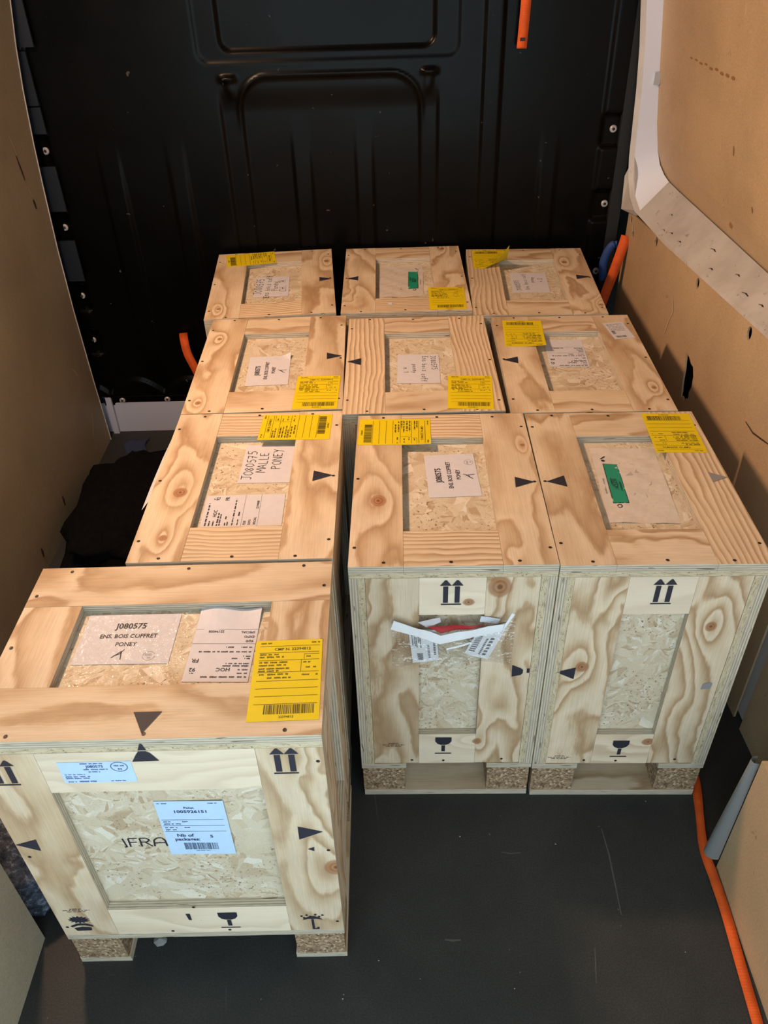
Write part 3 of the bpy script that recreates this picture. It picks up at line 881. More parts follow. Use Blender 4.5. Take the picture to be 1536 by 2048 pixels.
# ================================================================== CRATES
CW_, CD, CH = .3533, .490, .6585       # width, depth, height
TP, TO = .016, .011                    # plywood board, OSB sheet
BW = .093                              # board width
ZL = CH - TP - TO                      # underside of the lid
ZB = .110                              # top of the deck strips
G = .0004                              # joint
SCREWS = [(.055, .480), (.172, .478), (.289, .478), (.343, .436), (.009, .430), (.008, .248), (.344, .243), (.009, .053), (.057, .009), (.176, .011), (.291, .009), (.344, .045)]
WPX = 0.0

def crate(key, x, y, a, rot90, label, knots_top=(), knots_end=(), knots_side=(), straight=(), seed=0, tone=1.0, gap=0.0):
    rng = random.Random(seed)
    root = bpy.data.objects.new('wooden_crate', None); COL.objects.link(root)
    root.empty_display_size = .1
    tag(root, label, 'crate', 'plywood crates loaded in the van')
    hx, hy = CW_ / 2, CD / 2
    if rot90:
        c = Vector((CD / 2, CW_ / 2))
    else:
        c = Vector((hx, hy))
    ca, sa = math.cos(a), math.sin(a)
    root.location = (x + c.x * ca - c.y * sa, y + c.x * sa + c.y * ca, 0)
    root.rotation_euler = (0, 0, a + (math.pi / 2 if rot90 else 0))
    KN = [(kx - hx, ky - hy, CH, r) for kx, ky, r in knots_top] + [(kx - hx, -hy, kz, r) for kx, kz, r in knots_end] + [(-hx, ky - hy, kz, r) for ky, kz, r in knots_side]
    def at(st=0.0, fr=None):
        return dict(seed=rng.uniform(0, 9), style=st, freq=fr or rng.uniform(4.0, 7.5), tone=tone * rng.uniform(.93, 1.05), knots=KN, con=0.0)
    def S(name, lo, hi, g, n, par, kind, st=0.0, fr=None, tn=1.0, con=.35, pale=0.0):
        lo = (lo[0] - hx, lo[1] - hy, lo[2]); hi = (hi[0] - hx, hi[1] - hy, hi[2])
        if kind == 'ply':
            A = at(st, fr); A['tone'] *= tn; A['con'] = con; A['pale'] = pale
            return slab(name, lo, hi, g, n, par, M['ply'], M['edge'], A)
        if kind == 'osb': return slab(name, lo, hi, g, n, par, M['osb'], M['osbe'], dict(seed=rng.uniform(0, 9)))
        return slab(name, lo, hi, g, n, par, M['block'], M['block'], dict(seed=rng.uniform(0, 9)))
    W, D, H = CW_, CD, CH
    # lid
    lid = S('lid', (0, 0, ZL + G), (W, D, H - TP - G / 2), 'y', 'z', root, 'osb')
    S('board', (0, 0, H - TP), (BW, D, H), 'y', 'z', lid, 'ply', .85 if 'l' in straight else 0)
    S('board', (W - BW, 0, H - TP), (W, D, H), 'y', 'z', lid, 'ply', .85 if 'r' in straight else 0)
    S('board', (BW + G, 0, H - TP), (W - BW - G, BW, H - .0003), 'x', 'z', lid, 'ply', .9 if 'f' in straight else .1)
    S('board', (BW + G, D - BW, H - TP), (W - BW - G, D, H - .0003), 'x', 'z', lid, 'ply', .9 if 'b' in straight else .1)
    # long sides
    for sx in (0, 1):
        X0, X1 = (TP + G / 2, TP + TO) if sx == 0 else (W - TP - TO, W - TP - G / 2)
        x0, x1 = (0, TP) if sx == 0 else (W - TP, W)
        nn = '-x' if sx == 0 else 'x'
        p = S('side_panel', (X0, 0, ZB + G), (X1, D, ZL), 'z', nn, root, 'osb')
        S('board', (x0, 0, ZB + G), (x1, BW, ZL), 'z', nn, p, 'ply')
        S('board', (x0, D - BW, ZB + G), (x1, D, ZL), 'z', nn, p, 'ply')
        S('board', (x0, BW + G, ZL - .092), (x1, D - BW - G, ZL), 'y', nn, p, 'ply', .2, None, 1.1, 0.3, 1.0)
        S('board', (x0, BW + G, ZB + G), (x1, D - BW - G, ZB + .087), 'y', nn, p, 'ply', .2, None, 1.1, 0.3, 1.0)
    # ends, set between the long sides
    xa, xb = TP + TO + .0006, W - TP - TO - .0006
    for sy in (0, 1):
        Y0, Y1 = (TP + G / 2, TP + TO) if sy == 0 else (D - TP - TO, D - TP - G / 2)
        y0, y1 = (.001, TP) if sy == 0 else (D - TP, D - .001)
        nn = '-y' if sy == 0 else 'y'
        p = S('end_panel', (xa, Y0, ZB + G), (xb, Y1, ZL), 'z', nn, root, 'osb')
        S('board', (xa, y0, ZB + .002), (xa + .0915, y1, ZL - .001), 'z', nn, p, 'ply', 0, 7, 1.0, 1.)
        S('board', (xb - .0915, y0, ZB + .002), (xb, y1, ZL - .001), 'z', nn, p, 'ply', 0, 9, 1.0, 1.)
        S('board', (xa + .0915 + G, y0, ZL - .0885), (xb - .0915 - G, y1, ZL - .001), 'x', nn, p, 'ply', .15, 4, 1.1, .4, rng.choice((.6, 1.0, 1.2)))
        S('board', (xa + .0915 + G, y0, ZB + .001), (xb - .0915 - G, y1, ZB + .096), 'x', nn, p, 'ply', .15, 4, 1.1, .4, rng.choice((.6, 1.0, 1.2)))
    S('floor_panel', (TP + TO + .001, TP + TO + .001, ZB + G), (W - TP - TO - .001, D - TP - TO - .001, ZB + .012), 'y', 'z', root, 'osb')
    # pallet foot: deck strips along the depth, blocks, ground boards across
    for x0 in (0, W - BW):
        S('deck_strip', (x0, 0, .095), (x0 + BW, D, ZB), 'y', 'z', root, 'ply')
        for y0 in (.001, D - .091):
            S('block', (x0 + (.002 if x0 == 0 else .003), y0 + .001, .0175), (x0 + .09, y0 + .088, .0948), 'x', 'z', root, 'block')
    for y0 in (0, D - BW):
        S('ground_board', (0.003, y0, 0.0003), (W - .003, y0 + BW, .0172), 'x', 'z', root, 'ply')
    # screws
    v = []; f = []
    for sx, sy in SCREWS:
        sx += rng.uniform(-.004, .004) if .02 < sx < .33 else 0; sy += rng.uniform(-.008, .008) if .03 < sy < .46 else rng.uniform(-.002, .002)
        r = .0034; k = len(v)
        v += [(sx - hx + r * math.cos(q * math.pi / 4), sy - hy + r * .9 * math.sin(q * math.pi / 4), H + .0004) for q in range(8)] + [(sx - hx, sy - hy, H + .0002)]
        f += [(k + q, k + (q + 1) % 8, k + 8) for q in range(8)]
    for sx, sz in ((.105, .122), (.17, .120), (.29, .124)):
        r = .003; k = len(v)
        v += [(sx - hx + r * math.cos(q * math.pi / 4), -hy + .0006, sz + r * math.sin(q * math.pi / 4)) for q in range(8)] + [(sx - hx, -hy + .0008, sz)]
        f += [(k + q, k + (q + 1) % 8, k + 8) for q in range(8)]
    for sy, sz in ((.009, .60), (.010, .37), (.010, .14), (.48, .60), (.478, .37), (.48, .14), (.25, .20), (.2, .118), (.3, .118)):
        r = .003; k = len(v)
        v += [(-hx - .0004, sy - hy + r * math.cos(q * math.pi / 4), sz + r * math.sin(q * math.pi / 4)) for q in range(8)] + [(-hx - .0002, sy - hy, sz)]
        f += [(k + q, k + (q + 1) % 8, k + 8) for q in range(8)]
    so = link('screw_heads', pydata('screw_heads', v, f, [M['screw']]), root); so['kind'] = 'stuff'
    return root

def toploc(root_rot, x, y, th):
    """measured lid coordinates -> (centre in root space, text angle); L = rotated crate"""
    if root_rot:
        x, y, th = y, CD - x, th - 90
    return x - CW_ / 2, y - CD / 2, math.radians(th)
def topframe(rot, x, y, th, z):
    x, y, t = toploc(rot, x, y, th)
    return frame((x, y, z), (math.cos(t), math.sin(t), 0), (-math.sin(t), math.cos(t), 0))
def endframe(x, z):
    return frame((x - CW_ / 2, -CD / 2 + .0006, z), (1, 0, 0), (0, 0, 1))
def sideframe(mx, z):
    return frame((-CW_ / 2 - .0002, CD - mx - CD / 2, z), (0, -1, 0), (0, 0, 1))
ZTOP = CH + .0002; ZOSB = CH - TP + .0004

def yellow_label(root, rot, x, y, th, seed, bend=None):
    r = random.Random(seed); p = Print()
    for yy in (.063, .050, .031 + .004, .012, -.004, -.018, -.032, -.046):
        p.line(-.043, yy, .046, yy, .0007)
    p.micro(-.042, -.026, .069, .0030, r); p.micro(.034, .047, .069, .0030, r)
    p.text('CMP N. 22394812', .006, .0565, .0072, bold=.02)
    for i, yy in enumerate((.0465, .0415, .031, .0255, .0190, .0145)):
        p.micro(-.042, -.042 + (.028, .036, .042, .044, .046, .03)[i], yy, .0034, r)
    p.micro(-.040, -.033, .008, .003, r); p.micro(-.028, .002, .008, .0034, r); p.micro(-.028, .006, .0015, .0034, r)
    p.line(.024, .046, .024, .036); p.line(.024, .046, .046, .046); p.line(.020, .035, .020, .013)
    p.micro(.027, .034, .041, .003, r); p.micro(.023, .034, .030, .003, r); p.micro(.027, .034, .020, .003, r); p.micro(.038, .042, .020, .003, r); p.micro(.022, .034, .006, .003, r); p.micro(.042, .045, .006, .003, r)
    p.barcode(-.028, .042, -.0635, -.0475, r)
    p.text('22394812', .004, -.0685, .0052, bold=.015)
    o = emit_print('shipping_label', p, topframe(rot, x, y, th, ZTOP), root, [M['yellow'], M['yink']], .100, .150, bend)
    o['label'] = 'yellow printed shipping label'
    return o
def stamp(p, x, y, r):
    p.ring(x, y, r, r * .95, .0005, 2); p.text('OSD', x - .001, y + r * .25, r * .6, 2, 0); p.text('94', x + .001, y - r * .45, r * .55, 2, 0)
def typed_note(root, rot, x, y, th, seed, w=.148, h=.105, circ=True, bend=None):
    p = Print(); r = random.Random(seed)
    p.text('J080575', 0, .026, .0165, bold=.024, sx=.9)
    p.text('ENS. BOIS COFFRET', 0, .0045, .0118, bold=.020, sx=.87)
    p.text('PONEY', .0, -.0125, .0118, bold=.020, sx=.87)
    p.path([(-.013, -.036), (-.004, -.032), (.001, -.022)], .0014); p.path([(-.005, -.0325), (-.006, -.047)], .0014) if False else p.path([(-.016, -.040), (-.003, -.027), (-.001, -.044)], .0015)
    if circ: stamp(p, .041, -.037, .0092)
    o = emit_print('content_note', p, topframe(rot, x, y, th, ZOSB), root, [M['paper'], M['ink'], M['grey']], w, h, bend)
    o['label'] = 'white typed content note'
    return o
def hand_note(root, rot, x, y, th, seed, lines, w=.148, h=.105, size=.016, wd=.0011, bend=None):
    p = Print(); r = random.Random(seed)
    for (t, xx, yy, k) in lines:
        p.hand(t, xx, yy, size * k, r, wd, slope=r.uniform(-.04, .06))
    o = emit_print('content_note', p, topframe(rot, x, y, th, ZOSB), root, [M['paper'], M['ink'], M['grey']], w, h, bend)
    o['label'] = 'white handwritten content note'
    return o
def transport_label(root, rot, x, y, th, seed, w=.098, h=.150, bend=None):
    p = Print(); r = random.Random(seed)
    W2 = w / 2 - .004
    p.micro(-W2, .024, .066, .0034, r); p.micro(-W2, -.030, .059, .003, r)
    p.micro(-W2, -.030, .052, .003, r); p.text('HOC', -.008, .0515, .0095, bold=.02)
    p.micro(-W2, -.006, .0445, .0034, r); p.micro(-W2, -.010, .040, .0030, r)
    p.text('92', .038, .052, .0100, bold=.02); p.micro(.035, .041, .059, .0025, r); p.text('FR', .037, .034, .0105, bold=.02)
    p.micro(-W2, -.036, .030, .003, r); p.micro(-.026, -.017, .030, .003, r); p.micro(-W2, -.034, .0255, .003, r)
    p.micro(-W2, -.022, .0165, .0028, r); p.micro(-.018, .036, .0165, .0032, r); p.micro(-W2, -.028, .007, .0026, r); p.micro(-.017, -.005, .007, .0034, r)
    p.line(-w / 2, .0, w / 2, .0, .0004); p.line(-w / 2, -.030, w / 2, -.030, .0004)
    p.text('92/0', -W2, -.006, .0068, bold=.02, align='l'); p.text('EXPO', -W2, -.015, .0064, bold=.02, align='l'); p.text('SPECIAL', -W2, -.0245, .0062, bold=.02, align='l')
    p.text('22194008', .016, -.0255, .0062, bold=.02)
    o = emit_print('transport_label', p, topframe(rot, x, y, th, ZOSB), root, [M['paper'], M['ink'], M['grey']], w, h, bend)
    o['label'] = 'white printed transport label'
    return o
def green_pouch(root, x, y, th, gx, seed, gw=.0268, gl=.126, flip=1, w=.128, h=.244):
    p = Print(); r = random.Random(seed)
    g0 = gx
    p.rect(g0 - gw / 2 - .0012, -gl / 2 - .0012, g0 + gw / 2 + .0012, gl / 2 + .0012, 2, 1)
    p.rect(g0 - gw / 2, -gl / 2, g0 + gw / 2, gl / 2, 3, 2)
    for i, (t, s) in enumerate((('Documents', .0085), ('ENCLOSED', .0105), ('Documents ci-inclus', .0070))):
        k = len(p.v)
        p.text(t, g0 + flip * (-.007 + .0075 * i), 0, s, 2, .012, rot=flip * math.pi / 2)
        for q in range(k, len(p.v)): p.lv[q] = 3
    p.text('PACKING LIST ENCLOSED', g0 - flip * .021, -.01, .0042, 2, .0, rot=flip * math.pi / 2)
    p.ring(g0 - flip * .004, -gl / 2 - .010, .004, .0045, .0022, 2)
    p.disc(g0 - flip * .012, gl / 2 + .012, .004, 2); p.line(g0 - flip * .016, gl / 2 + .018, g0 - flip * .006, gl / 2 + .028, .003, 2)
    for i in range(7):
        xx = g0 + flip * r.uniform(.03, .07); yy = r.uniform(-.07, .07)
        p.poly([(xx + r.uniform(-.008, .008), yy + r.uniform(-.01, .01)) for q in range(3)], 4, 1)
    o = emit_print('document_pouch', p, topframe(False, x, y, th, ZOSB), root, [M['pouchp'], M['ink'], M['ink'], M['green'], plain('pouch_crease', (.42, .38, .36), .4)], w, h,
                   lambda a, b: .0012 * math.sin(a * 90 + b * 40) * math.sin(b * 70))
    o['label'] = 'translucent document pouch with a green panel'
    return o
def mark(root, name, mw, build, mt='stencil'):
    p = Print(); build(p)
    return emit_print(name, p, mw, root, [M[mt]], lift=.0003)
def tri_mark(root, rot, b1, b2, tip, mt='stencil'):
    cx = (b1[0] + b2[0] + tip[0]) / 3; cy = (b1[1] + b2[1] + tip[1]) / 3
    return mark(root, 'triangle_mark', topframe(rot, cx, cy, 0, ZTOP), lambda p: p.poly([(q[0] - cx, q[1] - cy) for q in (b1, b2, tip)]), mt)
def arrows(p, s=1.0):
    for k in (-.0095, .0105):
        p.poly([(k - .0045, -.026), (k + .0042, -.026), (k + .0042, .012), (k - .0045, .012)])
        p.poly([(k - .010, .014), (k + .010, .014), (k + .0015, .0265), (k - .0015, .0265)])
    p.rect(-.0175, -.0312, .0175, -.0284)
def glass(p):
    p.poly([(-.0165, .0265), (.0165, .0265), (.0165, .014), (.012, .006), (.005, .0025), (-.005, .0025), (-.012, .006), (-.0165, .014)])
    p.rect(-.0036, -.019, .0036, .0005); p.rect(-.0168, -.0270, .0168, -.0242)
def umbrella(p):
    p.poly([(-.0185, -.003), (-.008, .001), (.008, .001), (.0185, -.003), (.012, .004), (.004, .010), (-.004, .010), (-.012, .004)])
    p.rect(-.0022, -.034, .0022, -.001); p.rect(-.0022, -.036, .010, -.033); p.rect(.006, -.036, .010, -.029)
    for x, y in ((-.018, .011), (-.014, .005), (-.009, .014), (-.003, .009), (.006, .015), (.012, .008), (.018, .013)):
        p.disc(x, y, .0024)
def heat(p):
    P = []
    for i in range(28):
        a = i * 2 * math.pi / 28; r = 1.05 if i % 2 else .66
        P.append((.019 * r * math.cos(a), .012 + .0125 * r * math.sin(a)))
    p.poly(P)
    p.poly([(-.020, -.010), (-.006, -.001), (.010, -.002), (.020, -.009), (.019, -.013), (.006, -.008), (-.006, -.008), (-.017, -.014)])
    p.poly([(-.015, -.017), (.0, -.013), (.015, -.016), (.014, -.026), (-.012, -.027)])
def lines3(p):
    r = random.Random(4)
    p.micro(-.010, .010, .0045, .0022, r); p.micro(-.023, .023, .0, .0022, r); p.micro(-.016, .016, -.0045, .0022, r)
J3 = [('J080575', -.005, .022, 1.0), ('Ens bois coffret', .0, -.002, .62), ('poney', .0, -.020, .75)]

# ------------------------------------------------------------------ the ten crates
T = {'A1': (-0.4152, 1.0050, 0.072), 'A2': (-0.0503, 1.0240, -0.0002), 'A3': (0.3023, 0.9909, -0.0459), 'B1': (-0.381, 0.5140, 0.0160),
     'B2': (-0.0274, 0.4967, -0.0021), 'B3': (0.3374, 0.4850, -0.0223), 'C7': (-0.38, 0.0222, 0.0012), 'C8': (-0.0005, -0.0010, -0.016),
     'C9': (0.3540, -0.0093, -0.0213), 'L10': (-0.5158, -0.3408, 0.004)}
A1 = crate('A1', *T['A1'], False, 'plywood crate at the far left by the bulkhead, skewed, with scribbled note', [(.335, .386, .008), (.033, .066, .006)], straight='f', seed=11)
A2 = crate('A2', *T['A2'], False, 'plywood crate in the middle of the row against the bulkhead, with green pouch', [(.30, .47, .008)], straight='f', seed=17)
A3 = crate('A3', *T['A3'], False, 'plywood crate at the far right by the bulkhead, yellow label corner peeling', [(.344, .061, .007), (.288, .374, .008)], straight='l', seed=23)
B1 = crate('B1', *T['B1'], False, 'plywood crate at the left of the middle row, typed note and yellow label', [(.033, .371, .0065), (.03, .047, .007)], seed=31)
B2 = crate('B2', *T['B2'], False, 'plywood crate at the centre of the middle row, handwritten note read from the right', straight='lr', seed=37)
B3 = crate('B3', *T['B3'], False, 'plywood crate at the right of the middle row, with small label by its corner', [(.328, .102, .006)], straight='', seed=43)
C7 = crate('C7', *T['C7'], False, 'plywood crate behind the frontmost one, note reading malle poney', [(.055, .201, .013), (.05, .065, .008)], straight='fb', seed=52)
C8 = crate('C8', *T['C8'], False, 'plywood crate in front centre with a torn plastic document pouch on its end', [(.048, .184, .015), (.337, .365, .005)],
           [(.257, .608, .021), (.205, .573, .009), (.237, .183, .009)], straight='fb', seed=61)
C9 = crate('C9', *T['C9'], False, 'plywood crate at the front right beside the wheel arch, green pouch on lid', [], [(.279, .511, .010), (.066, .407, .012), (.226, .182, .011)], straight='r', seed=74)
L10 = crate('L10', *T['L10'], True, 'frontmost plywood crate at lower left, turned sideways, with pale blue labels', [], [], [(CD - .489, .318, .019)], seed=83)

corner = lambda cx, cy, r, hgt, sx=1, sy=1: (lambda a, b: hgt * max(0.0, ((a * sx - cx) + (b * sy - cy)) / r) ** 1.6 if (a * sx - cx) + (b * sy - cy) > 0 else 0.0)
yellow_label(A1, False, .1032, .4340, -84, 1)
yellow_label(A2, False, .2906, .0826, -1.2, 2, corner(.03, .06, .05, .003, -1, 1))
yellow_label(A3, False, .0670, .4030, 180, 3, lambda a, b: .055 * max(0.0, (-a + b - .055) / .06) ** 1.4 if (-a + b) > .055 else 0.0)
yellow_label(B1, False, .2939, .0789, -1.8, 4)
yellow_label(B2, False, .2842, .0847, -4.0, 5)
yellow_label(B3, False, .0716, .3899, 177.2, 6, corner(.02, .05, .05, .004, -1, 1))
yellow_label(C7, False, .2564, .4267, 88.4, 7)
yellow_label(C8, False, .0785, .4226, -91, 8, corner(.02, .055, .05, .002, 1, 1))
yellow_label(C9, False, .2925, .4070, 178.4, 9)
yellow_label(L10, True, .4342, .0990, 1.0, 10)
hand_note(A1, False, .1721, .2441, 89, 21, [('J080575', .0, .026, 1.3), ('Ens bois coff', .0, .004, 1.0), ('Poney', .0, -.018, 1.1), ('CH. A', .0, -.042, 1.35)], .150, .099, .0175, .0016)
green_pouch(A2, .1685, .2577, -2, .0347, 31, flip=-1)
hand_note(A3, False, .174, .2558, 89, 22, [('J080575', -.022, .028, 1.0), ('Ens bois coff', .006, .006, .85), ('poney', .02, -.014, .8), ('n.2', .016, -.038, .9)], .147, .105, .0145, .0013)
typed_note(B1, False, .1698, .2210, 91, 23, .148, .101, False, corner(.062, -.04, .025, .010, 1, -1) if False else (lambda a, b: .012 * max(0.0, (a - b * 1.0 - .098) / .03) ** 1.5 if (a - b) > .098 else 0.0))
hand_note(B2, False, .1734, .2318, -91.3, 24, [('J080575', -.03, .030, .95), ('Ens bois coff', .0, .008, .95), ('poney', .0, -.014, .85), ('n.1', .008, -.036, .9)], .147, .101, .0145, .0013)
transport_label(B3, False, .1667, .3081, 178, 41, .0945, .145)
p = Print(); r = random.Random(5)
for yy in (.036, .030, .022, .014, .006, -.002): p.micro(-.02, .018, yy, .0028, r)
p.barcode(-.018, .008, -.040, -.030, r); p.barcode(-.020, -.012, -.02, .0, r)
sm = emit_print('shipping_label', p, topframe(False, .311, .397, 8, ZTOP), B3, [M['paper'], M['grey']], .052, .094); sm['label'] = 'small white printed label'
hand_note(C7, False, .2069, .3154, 89, 25, [('J080575', -.008, .0245, 1.2), ('MALLE', .002, .0005, 1.2), ('PONEY', .014, -.027, 1.25)], .136, .102, .0165, .0015)
transport_label(C7, False, .1785, .1604, 90.5, 42, .097, .150)
typed_note(C8, False, .1905, .2852, 92.5, 26, .144, .100, True)
green_pouch(C9, .1776, .2518, -2.3, -.0325, 32, flip=1)
typed_note(L10, True, .1774, .2008, -.6, 27, .148, .105, True)
transport_label(L10, True, .3292, .1844, 178, 43, .098, .150, lambda a, b: (.007 * (.6 + .4 * math.sin(a * 70)) * max(0.0, (-b - .02) / .055) ** 1.2 if b < -.02 else 0.0))
tri_mark(A1, False, (.312, .257), (.312, .226), (.349, .240)); tri_mark(A2, False, (.042, .258), (.042, .226), (.010, .242)); tri_mark(A3, False, (.308, .272), (.306, .240), (.348, .257))
tri_mark(B1, False, (.310, .273), (.311, .239), (.347, .254)); tri_mark(B2, False, (.036, .261), (.036, .226), (.003, .245)); tri_mark(B3, False, (.042, .261), (.040, .227), (.005, .246))
tri_mark(C7, False, (.305, .262), (.304, .227), (.343, .245)); tri_mark(C8, False, (.308, .253), (.306, .219), (.344, .236)); tri_mark(C9, False, (.046, .258), (.047, .222), (.010, .239))
tri_mark(C9, False, (.320, .264), (.320, .231), (.351, .246), 'faded'); tri_mark(L10, True, (.2265, .045), (.2665, .045), (.246, .008))
# a thin flake of paper on the far middle lid
emit_print('paper_fleck', Print(), topframe(False, .133, .055, 0, ZTOP), A2, [M['paper']], .011, .016)

# ------------------------------------------------------------------ end of the centre crate
mark(C8, 'arrow_mark', endframe(.1745, .5990), arrows)
mark(C8, 'fragile_mark', endframe(.1690, .1705), glass)
mark(C8, 'maker_stamp', endframe(.0680, .1735), lines3)
mark(C8, 'centre_mark', endframe(.3030, .3955), lambda p: (p.poly([(-.011, .016), (-.010, -.016), (.006, -.012), (.010, -.007), (.010, .003), (.005, .007)]), p.rect(.017, -.006, .022, .006), p.poly([(.024, -.004), (.041, -.002), (.030, .004)])))
# torn document pouch: clear film, two papers, folded white flap, red strip
def wrinkle(p0, amp, seed):
    return amp * mnoise.noise(Vector((p0[0] * 28 + seed, p0[1] * 28, seed)))
fx0, fx1, fz0, fz1 = .070, .288, .424, .532
NX, NZ2 = 22, 12
V = []; F = []
def film_top(x):
    return .541 - .052 * math.sin(math.pi * min(1, max(0, (x - .073) / .17)) ** .9) + (.01 if x > .25 else 0)
for j in range(NZ2 + 1):
    for i in range(NX + 1):
        x = fx0 + (fx1 - fx0) * i / NX
        zt = film_top(x); zb = fz0 + .006 * math.sin(x * 60)
        z = zb + (zt - zb) * j / NZ2
        V.append((x - CW_ / 2, -CD / 2 - .006 - .006 * (j / NZ2) + wrinkle((x, z), .005, 2), z)); 
for j in range(NZ2):
    for i in range(NX):
        k = j * (NX + 1) + i; F.append((k, k + 1, k + NX + 2, k + NX + 1))
film = link('document_pouch', pydata('document_pouch', V, F, [M['film']], True), C8)
film['label'] = 'torn clear plastic document pouch'
def sheet(name, quad, mt, parent, root_hx=CW_ / 2, n=8, y=-.003, amp=.002, pr=None, seed=1):
    """bent sheet on the crate end; quad = TL,TR,BR,BL in (x,z)"""
    V = []; F = []; q = [Vector((a, b)) for a, b in quad]
    def P(s, t, e=0.0):
        a = q[0].lerp(q[1], s).lerp(q[3].lerp(q[2], s), t)
        return (a.x - CW_ / 2, -CD / 2 + y - e + wrinkle((a.x, a.y), amp, seed), a.y)
    for j in range(n + 1):
        for i in range(n + 1):
            V.append(P(i / n, j / n))
    for j in range(n):
        for i in range(n):
            k = j * (n + 1) + i; F.append((k, k + 1, k + n + 2, k + n + 1))
    k0 = len(V); V += [(a, b + .0006, c) for a, b, c in V[:k0]]
    rim = [i for i in range(n)] + [(n + 1) * j + n for j in range(n)] + [(n + 1) * n + i for i in range(n, 0, -1)] + [(n + 1) * j for j in range(n, 0, -1)]
    for a, b in zip(rim, rim[1:] + rim[:1]):
        F.append((a, b, b + k0, a + k0))
    MI = [0] * len(F)
    if pr:
        k = len(V)
        V += [P(a, 1 - b, .0008) for a, b in pr.v]
        for f in pr.f:
            F.append(tuple(i + k for i in f)); MI.append(1)
    return link(name, pydata(name, V, F, [mt, M['grey']], midx=MI), parent)
r = random.Random(9)
pr = Print()
for xx in (.08, .16, .22, .30, .36): 
    y0 = .55 + r.uniform(-.1, .1)
    for q in range(9): pr.rect(xx, y0 + q * .035, xx + .045, y0 + q * .035 + .022)
for q in range(7):
    pr.rect(.2 + .02 * (q % 2), .08 + q * .03, .42, .098 + q * .03)
for q in range(9): pr.rect(.62, .12 + q * .05, .70, .145 + q * .05); pr.rect(.84, .2 + q * .06, .92, .235 + q * .06)
sheet('paper_slip', [(.100, .512), (.150, .508), (.1555, .430), (.108, .424)], M['pwhite'], film, y=-.0035, pr=pr)
pr = Print()
for q in range(10): pr.rect(.08, .15 + q * .07, .32, .185 + q * .07); pr.rect(.5, .1 + q * .05, .58, .13 + q * .05)
for q in range(6): pr.rect(.66, .1 + q * .09, .80, .15 + q * .09)
sheet('paper_slip', [(.226, .512), (.2785, .526), (.245, .431), (.202, .449)], M['pwhite'], film, y=-.0035, pr=pr, seed=4)
sheet('paper_slip', [(.117, .528), (.156, .540), (.158, .528), (.135, .512)], plain('pouch_paper_lilac', (.60, .57, .60), .6), film, y=-.002)
sheet('paper_slip', [(.228, .541), (.262, .535), (.256, .522), (.226, .528)], plain('pouch_paper_shade', (.60, .62, .70), .6), film, y=-.002)
# white folded flap, drawn as a V of two bands and a lifted tail
sheet('flap', [(.075, .5435), (.158, .505), (.157, .485), (.0690, .5245)], M['pwhite'], film, y=-.014, amp=.004)
sheet('flap', [(.157, .505), (.268, .535), (.264, .515), (.156, .485)], M['pwhite'], film, y=-.014, amp=.003)
sheet('flap', [(.268, .535), (.2790, .562), (.2845, .559), (.266, .522)], M['pwhite'], film, y=-.016, amp=.003, n=4)
sheet('red_strip', [(.133, .5185), (.236, .5275), (.205, .516), (.158, .505)], M['red'], film, y=-.008, amp=.006)
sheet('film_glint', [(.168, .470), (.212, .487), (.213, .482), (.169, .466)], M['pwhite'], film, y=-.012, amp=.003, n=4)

# ------------------------------------------------------------------ end of the right crate
mark(C9, 'arrow_mark', endframe(.1800, .5985), arrows)
mark(C9, 'fragile_mark', endframe(.1725, .1605), glass)
mark(C9, 'maker_stamp', endframe(.0530, .1325), lines3)
mark(C9, 'triangle_mark', endframe(.043, .391), lambda p: p.poly([(-.024, .003), (.012, .015), (.011, -.017)]))
mark(C9, 'triangle_mark', endframe(.3059, .3533), lambda p: p.poly([(-.008, .006), (.003, .010), (.009, .006), (.008, -.008), (-.010, -.010)]), 'faded')

# ------------------------------------------------------------------ long side of the sideways crate
mark(L10, 'arrow_mark', sideframe(.4350, .6045), lambda p: arrows(p))
mark(L10, 'arrow_mark', sideframe(.0390, .5920), lambda p: arrows(p))
mark(L10, 'triangle_mark', sideframe(.2435, .622), lambda p: p.poly([(-.0185, -.0125), (.019, -.0115), (.0095, .006), (.004, .010), (-.006, .010), (-.0105, .003)]))
def lidtip(p): p.poly([(-.006, -.004), (.006, -.004), (.002, .010), (-.001, .010)])
mark(L10, 'triangle_mark', sideframe(.2435, .6385), lidtip)
mark(L10, 'triangle_mark', sideframe(.024, .4045), lambda p: p.poly([(-.023, .0015), (.012, .015), (.011, -.017)]))
mark(L10, 'triangle_mark', sideframe(.450, .4215), lambda p: p.poly([(.025, .0015), (-.012, .017), (-.0125, -.0185)]))
mark(L10, 'triangle_mark', sideframe(.455, .375), lambda p: p.poly([(-.0065, .0), (.0035, .0055), (.003, -.006)]))
mark(L10, 'umbrella_mark', sideframe(.4375, .1505), umbrella)
mark(L10, 'fragile_mark', sideframe(.2935, .1530), glass)
mark(L10, 'stencil_fleck', sideframe(.2265, .167), lambda p: p.poly([(-.004, .011), (.0035, .011), (.0035, -.011), (-.0015, -.010)]))
mark(L10, 'heat_mark', sideframe(.0365, .154), heat)
mark(L10, 'maker_stamp', sideframe(.040, .1985), lines3)
def fra(p):
    w = .0030
    p.path([(-.033, .012), (-.030, -.012), (-.034, -.012)], w)
    p.path([(-.024, -.012), (-.024, .012), (-.010, .012)], w); p.path([(-.024, .001), (-.012, .001)], w)
    p.path([(-.006, -.012), (-.006, .012), (.004, .012), (.009, .007), (.004, .001), (-.006, .001)], w); p.path([(.001, .001), (.011, -.012)], w)
    p.path([(.014, -.012), (.016, .006), (.022, .012), (.029, .012), (.033, .006), (.034, -.012)], w); p.path([(.015, -.002), (.034, -.002)], w)
    p.disc(.040, -.010, .002)
